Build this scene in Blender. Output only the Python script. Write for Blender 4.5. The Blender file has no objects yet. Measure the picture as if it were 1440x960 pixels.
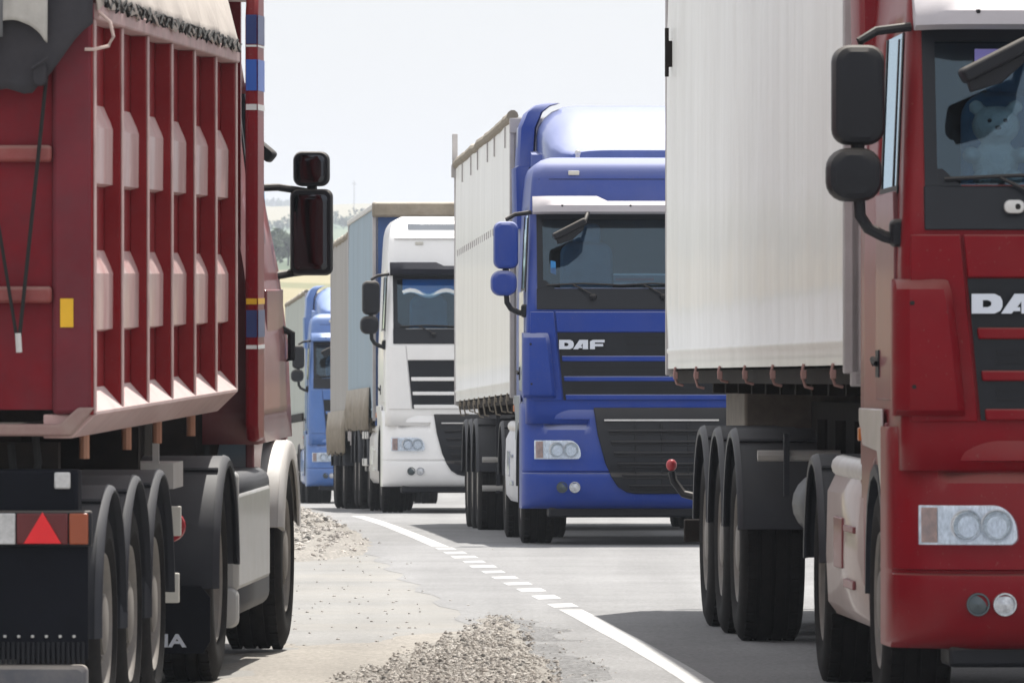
import bpy, bmesh, math, random
from mathutils import Vector, Matrix
random.seed(7)
R = math.radians
sc = bpy.context.scene
COL = sc.collection

# ------------------------------------------------------------------ camera, light, exposure
FPX = 12000.0            # focal length in pixels of a 1440 px wide frame (a 300 mm lens)
CAMZ = 1.5
cam_d = bpy.data.cameras.new('camera'); cam = bpy.data.objects.new('camera', cam_d); COL.objects.link(cam)
cam.location = (0, 0, CAMZ); cam.rotation_euler = (R(90), 0, 0)
cam_d.sensor_width = 36; cam_d.lens = 300; cam_d.clip_start = 0.5; cam_d.clip_end = 20000
cam_d.dof.use_dof = True; cam_d.dof.focus_distance = 62; cam_d.dof.aperture_fstop = 20
sc.camera = cam
SUN_TO = Vector((0.115, 0.44, 1.0)).normalized()     # towards the sun
world = bpy.data.worlds.new('World'); sc.world = world; world.use_nodes = True
nt = world.node_tree
sky = nt.nodes.new('ShaderNodeTexSky'); sky.sky_type = 'NISHITA'; sky.sun_disc = False
sky.sun_elevation = math.asin(SUN_TO.z); sky.sun_rotation = math.atan2(SUN_TO.x, SUN_TO.y)
sky.altitude = 100; sky.air_density = 1.0; sky.dust_density = 1.3; sky.ozone_density = 1.0
bg = nt.nodes['Background']; bg.inputs[1].default_value = 0.085
# unseen bright veil higher up, added for neutral fill; even pale tint below
_tc = nt.nodes.new('ShaderNodeTexCoord'); _sp = nt.nodes.new('ShaderNodeSeparateXYZ'); nt.links.new(_tc.outputs['Generated'], _sp.inputs[0])
_n = nt.nodes.new('ShaderNodeTexNoise'); _n.inputs['Scale'].default_value = 2.2; _n.inputs['Detail'].default_value = 6; nt.links.new(_tc.outputs['Generated'], _n.inputs['Vector'])
_a = nt.nodes.new('ShaderNodeMapRange'); _a.inputs[1].default_value = .05; _a.inputs[2].default_value = .35; _a.inputs[3].default_value = 0; _a.inputs[4].default_value = 1; nt.links.new(_sp.outputs[2], _a.inputs[0])
_b = nt.nodes.new('ShaderNodeMapRange'); _b.inputs[1].default_value = .35; _b.inputs[2].default_value = .65; _b.inputs[3].default_value = .25; _b.inputs[4].default_value = .9; nt.links.new(_n.outputs[0], _b.inputs[0])
_m = nt.nodes.new('ShaderNodeMath'); _m.operation = 'MULTIPLY'; nt.links.new(_a.outputs[0], _m.inputs[0]); nt.links.new(_b.outputs[0], _m.inputs[1])
_x = nt.nodes.new('ShaderNodeMix'); _x.data_type = 'RGBA'; nt.links.new(_m.outputs[0], _x.inputs[0]); _h = nt.nodes.new('ShaderNodeMix'); _h.data_type = 'RGBA'; _h.inputs[0].default_value = .7; nt.links.new(sky.outputs[0], _h.inputs[6]); _h.inputs[7].default_value = (5.3, 5.2, 5.5, 1); nt.links.new(_h.outputs[2], _x.inputs[6]); _x.inputs[7].default_value = (8.0, 7.95, 7.9, 1)
nt.links.new(_x.outputs[2], bg.inputs[0])
sun_d = bpy.data.lights.new('sun', 'SUN'); sun_d.energy = 4.3; sun_d.angle = R(0.6); sun_d.color = (1, .955, .88)
sun = bpy.data.objects.new('sun', sun_d); COL.objects.link(sun)
sun.rotation_euler = (-SUN_TO).to_track_quat('-Z', 'Y').to_euler()
sc.view_settings.view_transform = 'Standard'; sc.view_settings.look = 'None'
sc.view_settings.exposure = 0.86; sc.view_settings.gamma = 1; sc.view_settings.use_curve_mapping = False

# ------------------------------------------------------------------ materials
MATS = {}
def mat(name, col, rough=.5, metal=0, coat=0, var=.12, scale=3.0, bump=0, bscale=40, dust=0, dcol=(.42,.37,.31), dup=0, stretch=(1,1,1), spec=.5, speck=0):
    """principled surface with colour variation, optional settled dust and painted sheen (dup: more on upward faces) and bump"""
    if name in MATS: return MATS[name]
    m = bpy.data.materials.new(name); m.use_nodes = True; t = m.node_tree; n = t.nodes; L = t.links
    b = n['Principled BSDF']; b.inputs['Roughness'].default_value = rough; b.inputs['Metallic'].default_value = metal
    b.inputs['Coat Weight'].default_value = coat; b.inputs['Coat Roughness'].default_value = .08
    b.inputs['Specular IOR Level'].default_value = spec
    tc = n.new('ShaderNodeTexCoord'); mp = n.new('ShaderNodeMapping'); mp.inputs['Scale'].default_value = stretch
    L.new(tc.outputs['Object'], mp.inputs[0])
    no = n.new('ShaderNodeTexNoise'); no.inputs['Scale'].default_value = scale; no.inputs['Detail'].default_value = 6
    no.inputs['Roughness'].default_value = .65; L.new(mp.outputs[0], no.inputs['Vector'])
    r = n.new('ShaderNodeMapRange'); r.inputs[1].default_value = .3; r.inputs[2].default_value = .7
    r.inputs[3].default_value = 1-var; r.inputs[4].default_value = 1+var; L.new(no.outputs[0], r.inputs[0])
    vm = n.new('ShaderNodeVectorMath'); vm.operation = 'SCALE'; vm.inputs[0].default_value = col; L.new(r.outputs[0], vm.inputs['Scale'])
    out = vm.outputs[0]
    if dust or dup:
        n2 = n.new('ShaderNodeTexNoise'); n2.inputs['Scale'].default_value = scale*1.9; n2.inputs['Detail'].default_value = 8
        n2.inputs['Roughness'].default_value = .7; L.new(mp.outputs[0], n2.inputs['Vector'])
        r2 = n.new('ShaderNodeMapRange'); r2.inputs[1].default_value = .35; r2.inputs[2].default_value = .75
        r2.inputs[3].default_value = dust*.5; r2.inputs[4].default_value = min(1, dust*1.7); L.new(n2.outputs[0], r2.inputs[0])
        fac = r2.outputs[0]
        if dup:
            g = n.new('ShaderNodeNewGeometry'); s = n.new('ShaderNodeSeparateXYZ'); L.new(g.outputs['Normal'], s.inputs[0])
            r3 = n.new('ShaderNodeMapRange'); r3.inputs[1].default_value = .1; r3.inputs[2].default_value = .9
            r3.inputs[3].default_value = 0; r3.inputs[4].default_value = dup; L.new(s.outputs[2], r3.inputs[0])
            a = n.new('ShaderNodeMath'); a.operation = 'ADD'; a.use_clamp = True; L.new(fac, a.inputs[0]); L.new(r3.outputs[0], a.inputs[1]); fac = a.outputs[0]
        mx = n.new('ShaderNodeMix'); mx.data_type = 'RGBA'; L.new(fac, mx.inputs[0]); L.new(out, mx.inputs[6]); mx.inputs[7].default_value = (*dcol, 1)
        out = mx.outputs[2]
        mr = n.new('ShaderNodeMapRange'); mr.inputs[3].default_value = rough; mr.inputs[4].default_value = .85; L.new(fac, mr.inputs[0]); L.new(mr.outputs[0], b.inputs['Roughness'])
    if speck:
        n4 = n.new('ShaderNodeTexNoise'); n4.inputs['Scale'].default_value = 55; n4.inputs['Detail'].default_value = 2; L.new(tc.outputs['Object'], n4.inputs['Vector'])
        n5 = n.new('ShaderNodeTexNoise'); n5.inputs['Scale'].default_value = 2.5; n5.inputs['Detail'].default_value = 5; L.new(tc.outputs['Object'], n5.inputs['Vector'])
        r4 = n.new('ShaderNodeMapRange'); r4.inputs[1].default_value = .68; r4.inputs[2].default_value = .74; r4.inputs[3].default_value = 0; r4.inputs[4].default_value = speck; L.new(n4.outputs[0], r4.inputs[0])
        r5 = n.new('ShaderNodeMapRange'); r5.inputs[1].default_value = .45; r5.inputs[2].default_value = .75; r5.inputs[3].default_value = 0; r5.inputs[4].default_value = speck*.35; L.new(n5.outputs[0], r5.inputs[0])
        ma = n.new('ShaderNodeMath'); ma.operation = 'MAXIMUM'; L.new(r4.outputs[0], ma.inputs[0]); L.new(r5.outputs[0], ma.inputs[1])
        m5 = n.new('ShaderNodeMix'); m5.data_type = 'RGBA'; L.new(ma.outputs[0], m5.inputs[0]); L.new(out, m5.inputs[6]); m5.inputs[7].default_value = (.22, .18, .15, 1); out = m5.outputs[2]
    L.new(out, b.inputs['Base Color'])
    if bump:
        n3 = n.new('ShaderNodeTexNoise'); n3.inputs['Scale'].default_value = bscale; n3.inputs['Detail'].default_value = 5; L.new(mp.outputs[0], n3.inputs['Vector'])
        bp = n.new('ShaderNodeBump'); bp.inputs['Strength'].default_value = 1; bp.inputs['Distance'].default_value = bump; L.new(n3.outputs[0], bp.inputs['Height']); L.new(bp.outputs[0], b.inputs['Normal'])
    MATS[name] = m; return m

def glass_mat(name, tint, refl=1.45):
    m = bpy.data.materials.new(name); m.use_nodes = True; t = m.node_tree; n = t.nodes; L = t.links
    n.remove(n['Principled BSDF']); o = n['Material Output']
    tr = n.new('ShaderNodeBsdfTransparent'); tr.inputs[0].default_value = (*tint, 1)
    gl = n.new('ShaderNodeBsdfGlossy'); gl.inputs['Roughness'].default_value = .03; gl.inputs[0].default_value = (.72,.88,1,1)
    fr = n.new('ShaderNodeFresnel'); fr.inputs[0].default_value = refl
    mx = n.new('ShaderNodeMixShader'); L.new(fr.outputs[0], mx.inputs[0]); L.new(tr.outputs[0], mx.inputs[1]); L.new(gl.outputs[0], mx.inputs[2])
    L.new(mx.outputs[0], o.inputs[0]); return m

BLUE = mat('blue_paint', (.011,.044,.275), .38, speck=.22, coat=.06, var=.06, dust=.015, dup=.5, dcol=(.5,.52,.62), spec=.14)  # pale mix on upward faces paints the whitish highlight along the roof
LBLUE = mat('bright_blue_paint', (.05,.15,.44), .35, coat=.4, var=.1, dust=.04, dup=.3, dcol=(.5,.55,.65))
RED = mat('red_paint', (.18,.002,.008), .38, speck=.2, coat=.05, var=.08, dust=0, dup=.2, spec=.12)
SIDERED = mat('dusty_red_paint', (.16,.008,.012), .5, coat=.2, var=.15, scale=2, dust=.2, dup=.3, dcol=(.30,.20,.21), stretch=(1,1,.25))
SRED = mat('tipper_red_paint', (.20,.005,.010), .5, speck=.12, coat=.0, spec=.1, var=.14, scale=2.5, dust=.02, dup=.75, dcol=(.62,.5,.47))  # pale mix on upward faces paints grazing sun sheen along with settled dust
SREDR = mat('dirty_red_gate_paint', (.19,.010,.017), .7, spec=.06, var=.25, scale=2.2, dust=.22, dup=.6, dcol=(.08,.06,.07))
RIBEDGE = mat('worn_pink_edge_paint', (.42,.25,.25), .6, var=.3, scale=5, dust=.25, dcol=(.6,.55,.5))
WHITE = mat('white_paint', (.84,.84,.84), .35, coat=.4, var=.04, dust=.02, dup=.05)
DWHITE = mat('dusty_white_paint', (.55,.55,.54), .45, coat=.2, var=.12, dust=.3, dcol=(.42,.38,.34))
VISOR = mat('white_visor_plastic', (.40,.38,.42), .4, var=.1, dust=.2, dcol=(.5,.47,.47), dup=.5)
BLACK = mat('black_plastic', (.009,.010,.014), .5, var=.15, dup=.2, spec=.25)
FLAPM = mat('mudflap_rubber', (.006,.007,.011), .8, var=.2, spec=.12)
GLOSSBLACK = mat('black_cowl', (.009,.011,.016), .4, var=.1, spec=.3)
GRILLE = mat('grille_black', (.007,.009,.014), .5, var=.15, dup=.15, spec=.3)
FENDER = mat('mudguard_plastic', (.012,.014,.022), .5, var=.15, dust=.04, dup=.3, dcol=(.2,.2,.2), spec=.35)
SILVER = mat('dusty_silver_paint', (.42,.42,.42), .5, metal=.3, var=.1, dust=.35, dcol=(.45,.41,.37))
ALU = mat('aluminium', (.6,.6,.6), .38, metal=.7, var=.12, dust=.3, dcol=(.5,.47,.43))
CHROME = mat('chrome', (.8,.82,.84), .18, metal=1, var=.05)
CHASSIS = mat('dirty_chassis_steel', (.009,.008,.0075), .85, var=.4, scale=6, dust=.14, dcol=(.07,.05,.04), spec=.1)
TYRE = mat('tyre_rubber', (.006,.006,.007), .85, var=.25, scale=8, dust=.14, dcol=(.06,.055,.05), spec=.12)
RIM = mat('dusty_steel_rim', (.16,.155,.15), .6, metal=.3, var=.25, scale=8, dust=.4, dcol=(.25,.22,.19))
DARK = mat('dark_void_steel', (.006,.006,.006), .8, var=.1)
INTERIOR = mat('cab_interior_cloth', (.05,.055,.065), .9, var=.2)
SEAT = mat('seat_cloth', (.10,.19,.30), .9, var=.2)
CURT_W = mat('white_tarpaulin', (.80,.805,.79), .48, var=.06, scale=1.2, dust=.16, dcol=(.38,.36,.31), bump=.004, bscale=3, stretch=(1,1,.25), coat=.15)
CURT_G = mat('grey_tarpaulin', (.31,.305,.30), .55, var=.12, scale=1.5, dust=.25, dcol=(.28,.25,.22), bump=.006, bscale=3, stretch=(1,1,.2))
CURT_LB = mat('faded_blue_tarpaulin', (.22,.32,.40), .55, var=.12, scale=1.5, dust=.2, dcol=(.32,.33,.34), bump=.006, bscale=3, stretch=(1,1,.2))
CURT_GR = mat('pale_green_grey_tarpaulin', (.40,.44,.41), .55, var=.1, scale=1.5, dust=.2, dcol=(.32,.33,.30), bump=.006, bscale=3, stretch=(1,1,.2))
NAVY = mat('dark_blue_wall', (.02,.07,.22), .5, var=.15)
BROWN = mat('brown_canvas_roll', (.17,.14,.10), .8, var=.25, dust=.2, dup=.6, dcol=(.5,.46,.4), bump=.01, bscale=8)
WALLG = mat('weathered_grey_wall', (.46,.44,.45), .6, var=.12, dust=.25, dcol=(.28,.26,.24))
CANVAS = mat('cream_canvas', (.55,.50,.45), .85, var=.12, scale=4, dust=.15, dcol=(.35,.3,.28), bump=.02, bscale=5, stretch=(1,1,.35))
DTARP = mat('dark_grey_tarp', (.03,.03,.036), .7, spec=.2, var=.25, scale=4, dust=.08, dcol=(.16,.13,.13), bump=.01, bscale=6)
GTARP = mat('grey_tarp_flap', (.42,.40,.37), .7, var=.15, scale=5, bump=.01, bscale=12)
ROPE = mat('black_rope', (.012,.012,.012), .9)
PROPE = mat('pale_rope', (.55,.42,.38), .9)
LGREY = mat('light_grey_box', (.33,.34,.35), .45, coat=.2, var=.1, dust=.2)
YELLOW = mat('yellow_reflector', (.75,.42,.01), .5)
ORANGE = mat('orange_lens', (.5,.14,.02), .3)
RLENS = mat('dark_red_lens', (.10,.006,.008), .25)
REDREF = mat('red_reflector', (.75,.008,.015), .3)
WLENS = mat('white_lens', (.5,.5,.5), .25, var=.2, scale=30)
OPEG = mat('orange_peg', (.35,.13,.06), .6, dust=.2)
CREAM = mat('cream_panel', (.62,.61,.56), .6, var=.12, dust=.15)
LOGO = mat('badge_silver', (.62,.66,.74), .35, metal=.2, var=.03)
STICKB = mat('blue_sticker', (.02,.22,.55), .5)
STICKP = mat('violet_sticker', (.2,.18,.5), .5)
STICKW = mat('white_sticker', (.7,.7,.7), .5)
PLUSH = mat('cream_plush', (.65,.60,.52), .95, var=.12, scale=9, bump=.01, bscale=60)
CURTAIN = mat('pale_valance', (.85,.9,.93), .8)
DCURTAIN = mat('blue_valance', (.05,.32,.75), .8)
GLASS = glass_mat('tinted_glass', (.68,.80,.88), 1.6)
SGLASS = glass_mat('side_glass', (.75,.85,.88), 1.6)
BACKL = mat('number_plate_white', (.6,.6,.6), .5)
_lens = mat('headlight_reflector', (.9,.9,.9), .25, metal=.15, var=.35, scale=34, stretch=(1,1,2.5))

# ------------------------------------------------------------------ mesh helpers
class MB:
    def __init__(s): s.v = []; s.f = []
    def add(s, vs, fs):
        k = len(s.v); s.v += [tuple(p) for p in vs]; s.f += [tuple(i+k for i in q) for q in fs]; return s
    def box(s, x0, x1, y0, y1, z0, z1, M=None):
        vs = [Vector((x, y, z)) for z in (z0, z1) for y in (y0, y1) for x in (x0, x1)]
        if M: vs = [M @ p for p in vs]
        return s.add(vs, [(0,2,3,1), (4,5,7,6), (0,1,5,4), (2,6,7,3), (0,4,6,2), (1,3,7,5)])
    def prism(s, pts, axis, a, b):
        n = len(pts)
        def P(p, c): return {'x': (c, p[0], p[1]), 'y': (p[0], c, p[1]), 'z': (p[0], p[1], c)}[axis]
        vs = [P(p, a) for p in pts] + [P(p, b) for p in pts]
        return s.add(vs, [tuple(range(n)), tuple(range(2*n-1, n-1, -1))] + [(i, (i+1) % n, n+(i+1) % n, n+i) for i in range(n)])
    def loft(s, rings, cap=True, closed=True):
        n = len(rings[0]); vs = [p for r in rings for p in r]; fs = []
        for i in range(len(rings)-1):
            for j in range(n if closed else n-1):
                fs.append((i*n+j, i*n+(j+1) % n, (i+1)*n+(j+1) % n, (i+1)*n+j))
        if cap: fs += [tuple(range(n-1, -1, -1)), tuple((len(rings)-1)*n+j for j in range(n))]
        return s.add(vs, fs)
    def tube(s, pts, r, n=8):
        pts = [Vector(p) for p in pts]; rings = []
        for i, p in enumerate(pts):
            d = (pts[min(i+1, len(pts)-1)]-pts[max(i-1, 0)]).normalized()
            u = d.cross(Vector((0, 0, 1)) if abs(d.z) < .9 else Vector((1, 0, 0))).normalized(); w = d.cross(u)
            rings.append([p+u*r*math.cos(2*math.pi*k/n)+w*r*math.sin(2*math.pi*k/n) for k in range(n)])
        return s.loft(rings)
    def lathe(s, prof, c, n=40, axis='x', closed_prof=False):
        """prof: list of (radius, axial)"""
        rings = []
        for k in range(n):
            a = 2*math.pi*k/n; ca, sa = math.cos(a), math.sin(a); ring = []
            for r, t in prof:
                o = {'x': (t, r*ca, r*sa), 'y': (r*ca, t, r*sa), 'z': (r*ca, r*sa, t)}[axis]
                ring.append((c[0]+o[0], c[1]+o[1], c[2]+o[2]))
            rings.append(ring)
        rings.append(rings[0]); m = len(prof); vs = [p for r in rings[:-1] for p in r]; fs = []
        for i in range(n):
            i2 = (i+1) % n
            for j in range(m if closed_prof else m-1):
                fs.append((i*m+j, i*m+(j+1) % m, i2*m+(j+1) % m, i2*m+j))
        return s.add(vs, fs)
    def ball(s, c, r, nu=14, nv=10):
        rings = []
        for i in range(1, nv):
            t = math.pi*i/nv
            rings.append([(c[0]+r[0]*math.sin(t)*math.cos(2*math.pi*k/nu), c[1]+r[1]*math.sin(t)*math.sin(2*math.pi*k/nu), c[2]+r[2]*math.cos(t)) for k in range(nu)])
        return s.loft(rings)
    def rbox(s, c, h, rr=.4, M=None, prof=((-1, .72), (-.85, .9), (-.45, 1), (.7, 1), (1, .93))):
        """soft rounded housing, lofted along y; h = half sizes; rr = corner radius share"""
        rings = []; r = rr*min(h[0], h[2])
        for t, k in prof:
            ring = []
            for cx, cz, a0 in ((1, 1, 0), (-1, 1, 90), (-1, -1, 180), (1, -1, 270)):
                for q in range(6):
                    a = R(a0+q*18); x = cx*(h[0]-r)+r*math.cos(a); z = cz*(h[2]-r)+r*math.sin(a)
                    kx = 1-(1-k)*min(h[0], h[2])/h[0]; kz = 1-(1-k)*min(h[0], h[2])/h[2]
                    p = Vector((x*kx, t*h[1], z*kz)); p = (M @ p) if M else p
                    ring.append((c[0]+p.x, c[1]+p.y, c[2]+p.z))
            rings.append(ring)
        return s.loft(rings)
    def patch(s, surf, zs, xl, xr, off=.01, thick=.03, n=10):
        """a skin following surf(x,z)->y, pushed 'off' outwards (to -y)"""
        rows = len(zs); F = []; B = []
        for z in zs:
            a, b = (xl(z) if callable(xl) else xl), (xr(z) if callable(xr) else xr)
            for i in range(n+1):
                x = a+(b-a)*i/n; y = surf(x, z); F.append((x, y-off, z)); B.append((x, y-off+thick, z))
        N = n+1; k = len(F); fs = []
        for j in range(rows-1):
            for i in range(n):
                q = (j*N+i, j*N+i+1, (j+1)*N+i+1, (j+1)*N+i); fs.append(q); fs.append(tuple(k+t for t in reversed(q)))
        for i in range(n):
            fs.append((i, k+i, k+i+1, i+1)); t = (rows-1)*N; fs.append((t+i, t+i+1, k+t+i+1, k+t+i))
        for j in range(rows-1):
            fs.append((j*N, (j+1)*N, k+(j+1)*N, k+j*N)); t = j*N+n; fs.append((t, k+t, k+t+N, t+N))
        return s.add(F+B, fs)
    def build(s, name, m, parent=None, bevel=0, ang=35, flip=None):
        me = bpy.data.meshes.new(name); vs = s.v
        if flip is not None: vs = [(p[0], flip-p[1], p[2]) for p in vs]
        me.from_pydata(vs, [], s.f)
        bm = bmesh.new(); bm.from_mesh(me); bmesh.ops.recalc_face_normals(bm, faces=bm.faces); bm.to_mesh(me); bm.free()
        me.shade_smooth(); me.set_sharp_from_angle(angle=R(ang)); me.materials.append(m)
        o = bpy.data.objects.new(name, me); COL.objects.link(o)
        if parent: o.parent = parent
        if bevel:
            b = o.modifiers.new('bevel', 'BEVEL'); b.width = bevel; b.segments = 2; b.limit_method = 'ANGLE'; b.angle_limit = R(40)
        return o
def tag(o, label=None, cat=None, group=None, kind=None):
    if label: o['label'] = label
    if cat: o['category'] = cat
    if group: o['group'] = group
    if kind: o['kind'] = kind
    return o
def root(name, loc, dx, dz, label, cat, group=None):
    """Empty at the thing's base whose local y axis points along (dx, 1, dz)"""
    o = bpy.data.objects.new(name, None); COL.objects.link(o)
    y = Vector((dx, 1, dz)).normalized(); x = y.cross(Vector((0, 0, 1))).normalized(); z = x.cross(y)
    M = Matrix((x, y, z)).transposed(); o.location = loc; o.rotation_euler = M.to_euler(); o.empty_display_size = .3
    return tag(o, label, cat, group)
def interp(tab, t):
    if t <= tab[0][0]: return tab[0][1]
    for (a, va), (b, vb) in zip(tab, tab[1:]):
        if t <= b: return va+(vb-va)*(t-a)/(b-a)
    return tab[-1][1]

def lettering(name, text, m, parent, x0, y, z0, width, height, depth=.006, bold=.03):
    """built-in font turned into mesh, standing in the xz plane and read from -y"""
    cu = bpy.data.curves.new(name, 'FONT'); cu.body = text; cu.extrude = .05; cu.offset = bold
    tmp = bpy.data.objects.new('tmp', cu); COL.objects.link(tmp); bpy.context.view_layer.update()
    me = bpy.data.meshes.new_from_object(tmp); bpy.data.objects.remove(tmp)
    xs = [v.co.x for v in me.vertices]; zs = [v.co.y for v in me.vertices]
    ax, bx, az, bz = min(xs), max(xs), min(zs), max(zs)
    for v in me.vertices:
        px, pz, pd = v.co.x, v.co.y, v.co.z
        v.co = (x0+(px-ax)/(bx-ax)*width, y-(pd/.05)*depth, z0+(pz-az)/(bz-az)*height)
    me.materials.clear(); me.materials.append(m)
    o = bpy.data.objects.new(name, me); COL.objects.link(o); o.parent = parent; return o

def daf_letters(name, m, parent, x0, y, z0, w, h):
    """wide squared capitals D A F; each letter as a slab with its counter left open"""
    b = MB(); lw = w/3*.97; g = w/3; t = .34
    def strip(x, pts_o, pts_i):
        n = len(pts_o); V = []
        for yy in (y, y+.014):
            V += [(x+p[0]*lw, yy, z0+p[1]*h) for p in pts_o]+[(x+p[0]*lw, yy, z0+p[1]*h) for p in pts_i]
        F = []
        for i in range(n):
            j = (i+1) % n
            F += [(i, j, n+j, n+i), (2*n+i, 3*n+i, 3*n+j, 2*n+j), (i, 2*n+i, 2*n+j, j), (n+i, n+j, 3*n+j, 3*n+i)]
        b.add(V, F)
    strip(x0, [(0,0), (.74,0), (.93,.14), (1,.36), (1,.64), (.93,.86), (.74,1), (0,1)], [(.36,.32), (.52,.32), (.60,.37), (.64,.43), (.64,.57), (.60,.63), (.52,.68), (.36,.68)])
    x = x0+g*.93
    b.prism([(x+p[0]*lw, z0+p[1]*h) for p in ((0,0), (.34,0), (.40,.12), (.62,.12), (.62,.32), (.52,.32), (.66,.62), (.66,0), (1.02,0), (1.02,1), (.44,1))], 'y', y, y+.014)
    x = x0+g*2.05
    b.prism([(x+p[0]*lw, z0+p[1]*h) for p in ((0,0), (.34,0), (.34,.30), (.90,.30), (.90,.56), (.34,.56), (.34,.72), (1,.72), (1,1), (.22,1), (0,.85))], 'y', y, y+.014)
    return b.build(name, m, parent)

# ------------------------------------------------------------------ wheels and mudguards
WCACHE = {}
def wheel(parent, x, y, side, r=.52, w=.33, twin=False, style='plain', z=None):
    """side -1: outer face towards -x. A wheel part (hub) with sub-parts tyre and rim"""
    key = (side, r, w, twin, style)
    if key not in WCACHE:
        def ty(c):
            h = w/2; p = [(.30, -h*.72), (.33, -h*.86), (r*.74, -h*1.0), (r*.88, -h*.97), (r*.955, -h*.88), (r*.99, -h*.78)]
            for g in (-.45, 0, .45):
                p += [(r, (g-.07)*h), (r-.014, (g-.06)*h), (r-.014, (g+.06)*h), (r, (g+.07)*h)]
            p += [(r*.99, h*.78), (r*.955, h*.88), (r*.88, h*.97), (r*.74, h*1.0), (.33, h*.86), (.30, h*.72)]
            return [(a, b+c) for a, b in p]
        t = MB(); t.lathe(ty(0), (0, 0, 0), 56, closed_prof=True)
        if twin: t.lathe(ty(-side*(w+.03)), (0, 0, 0), 48, closed_prof=True)
        # tread lugs at the shoulders
        for k in range(44):
            a = 2*math.pi*k/44; M = Matrix.Rotation(a, 4, 'X')
            for q in (-1, 1): t.box(q*w*.33-.022, q*w*.33+.022, -.02, .02, r-.03, r+.003, M)
        s = side
        if style == 'dish':      # twin outer wheel: deep dish
            rp = [(.315, s*w*.42), (.30, s*w*.44), (.285, s*w*.40), (.275, s*w*.1), (.25, -s*w*.05), (.14, -s*w*.08), (.14, s*w*.02), (.0, s*w*.02)]
        else:
            rp = [(.315, s*w*.42), (.30, s*w*.46), (.285, s*w*.42), (.27, s*w*.22), (.24, s*w*.26), (.17, s*w*.37), (.13, s*w*.39), (.13, s*w*.45), (.11, s*w*.47), (.0, s*w*.47)]
        ri = MB(); ri.lathe(rp, (0, 0, 0), 40)
        hb = MB(); hb.lathe([(.29, -s*w*.3), (.29, s*w*.05), (.0, s*w*.05)], (0, 0, 0), 24); hb.lathe([(.05, -s*.05), (.05, -s*.4), (0, -s*.4)], (0,0,0), 10)
        for k in range(10):      # wheel nuts and dark-block hand holes
            a = 2*math.pi*(k+.5)/10; rr = .165
            px = s*w*(.375 if style != 'dish' else -.06)
            hb.ball((px, rr*math.cos(a), rr*math.sin(a)), (.022, .017, .017), 6, 5)
        ho = MB()  # dark blocks stand in for the shade inside the rim openings
        for k in range(10):
            a = 2*math.pi*k/10; rr = .232; px = s*w*(.30 if style != 'dish' else -.045)
            M = Matrix.Translation((px, rr*math.cos(a), rr*math.sin(a))) @ Matrix.Rotation(a, 4, 'X')
            ho.box(-.012, .012, -.026, .026, -.034, .034, M)
        def mk(b, nm, m):
            o = b.build(nm, m); me = o.data; bpy.data.objects.remove(o); return me
        WCACHE[key] = (mk(hb, 'wheel', RIM), mk(t, 'tyre', TYRE), mk(ri, 'rim', RIM), mk(ho, 'hand_hole_shade', DARK))
    ms = WCACHE[key]
    hub = bpy.data.objects.new('wheel', ms[0]); COL.objects.link(hub); hub.parent = parent
    hub.location = (x, y, r-.012 if z is None else z); hub.rotation_euler = (random.uniform(0, 6), 0, 0)
    for nm, me in zip(('tyre', 'rim', 'hand_hole_shade'), ms[1:]):
        o = bpy.data.objects.new(nm, me); COL.objects.link(o); o.parent = hub
    return hub

def mudguard(parent, x0, x1, y, zc, r, m=FENDER, a0=8, a1=172, lip=.05, name='mudguard', t=.018, seams=True):
    n = 20; b = MB(); xo = x0 if abs(x0) > abs(x1) else x1; sgn = 1 if xo > 0 else -1
    def arc(rad, x): return [(x, y-rad*math.cos(R(a0+(a1-a0)*k/n)), zc+rad*math.sin(R(a0+(a1-a0)*k/n))) for k in range(n+1)]
    o, i = arc(r, x0), arc(r, x1); o2, i2 = arc(r-t, x0), arc(r-t, x1)
    V = o+i+o2+i2; N = n+1; F = []
    for k in range(n):
        F += [(k, k+1, N+k+1, N+k), (2*N+k, 3*N+k, 3*N+k+1, 2*N+k+1), (k, 2*N+k, 2*N+k+1, k+1), (N+k, N+k+1, 3*N+k+1, 3*N+k)]
    F += [(0, N, 3*N, 2*N), (n, 2*N+n, 3*N+n, N+n)]
    b.add(V, F)
    # rounded outer lip turning down over the tyre
    rings = []
    for k in range(n+1):
        a = R(a0+(a1-a0)*k/n); c, s_ = math.cos(a), math.sin(a); ring = []
        for (dx, dr) in ((0, .004), (sgn*.022, -.006), (sgn*.032, -.022), (sgn*.03, -lip), (sgn*.018, -lip), (0, -.03)):
            ring.append((xo+dx, y-(r+dr)*c, zc+(r+dr)*s_))
        rings.append(ring)
    b.loft(rings)
    if seams:
        for deg in (62, 118):
            a = R(deg); M = Matrix.Translation((0, y-r*math.cos(a), zc+r*math.sin(a))) @ Matrix.Rotation(a-math.pi/2, 4, 'X')
            b.box(min(x0, x1), max(x0, x1), -.02, .02, -.004, .008, M)
    return b.build(name, m, parent)

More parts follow.
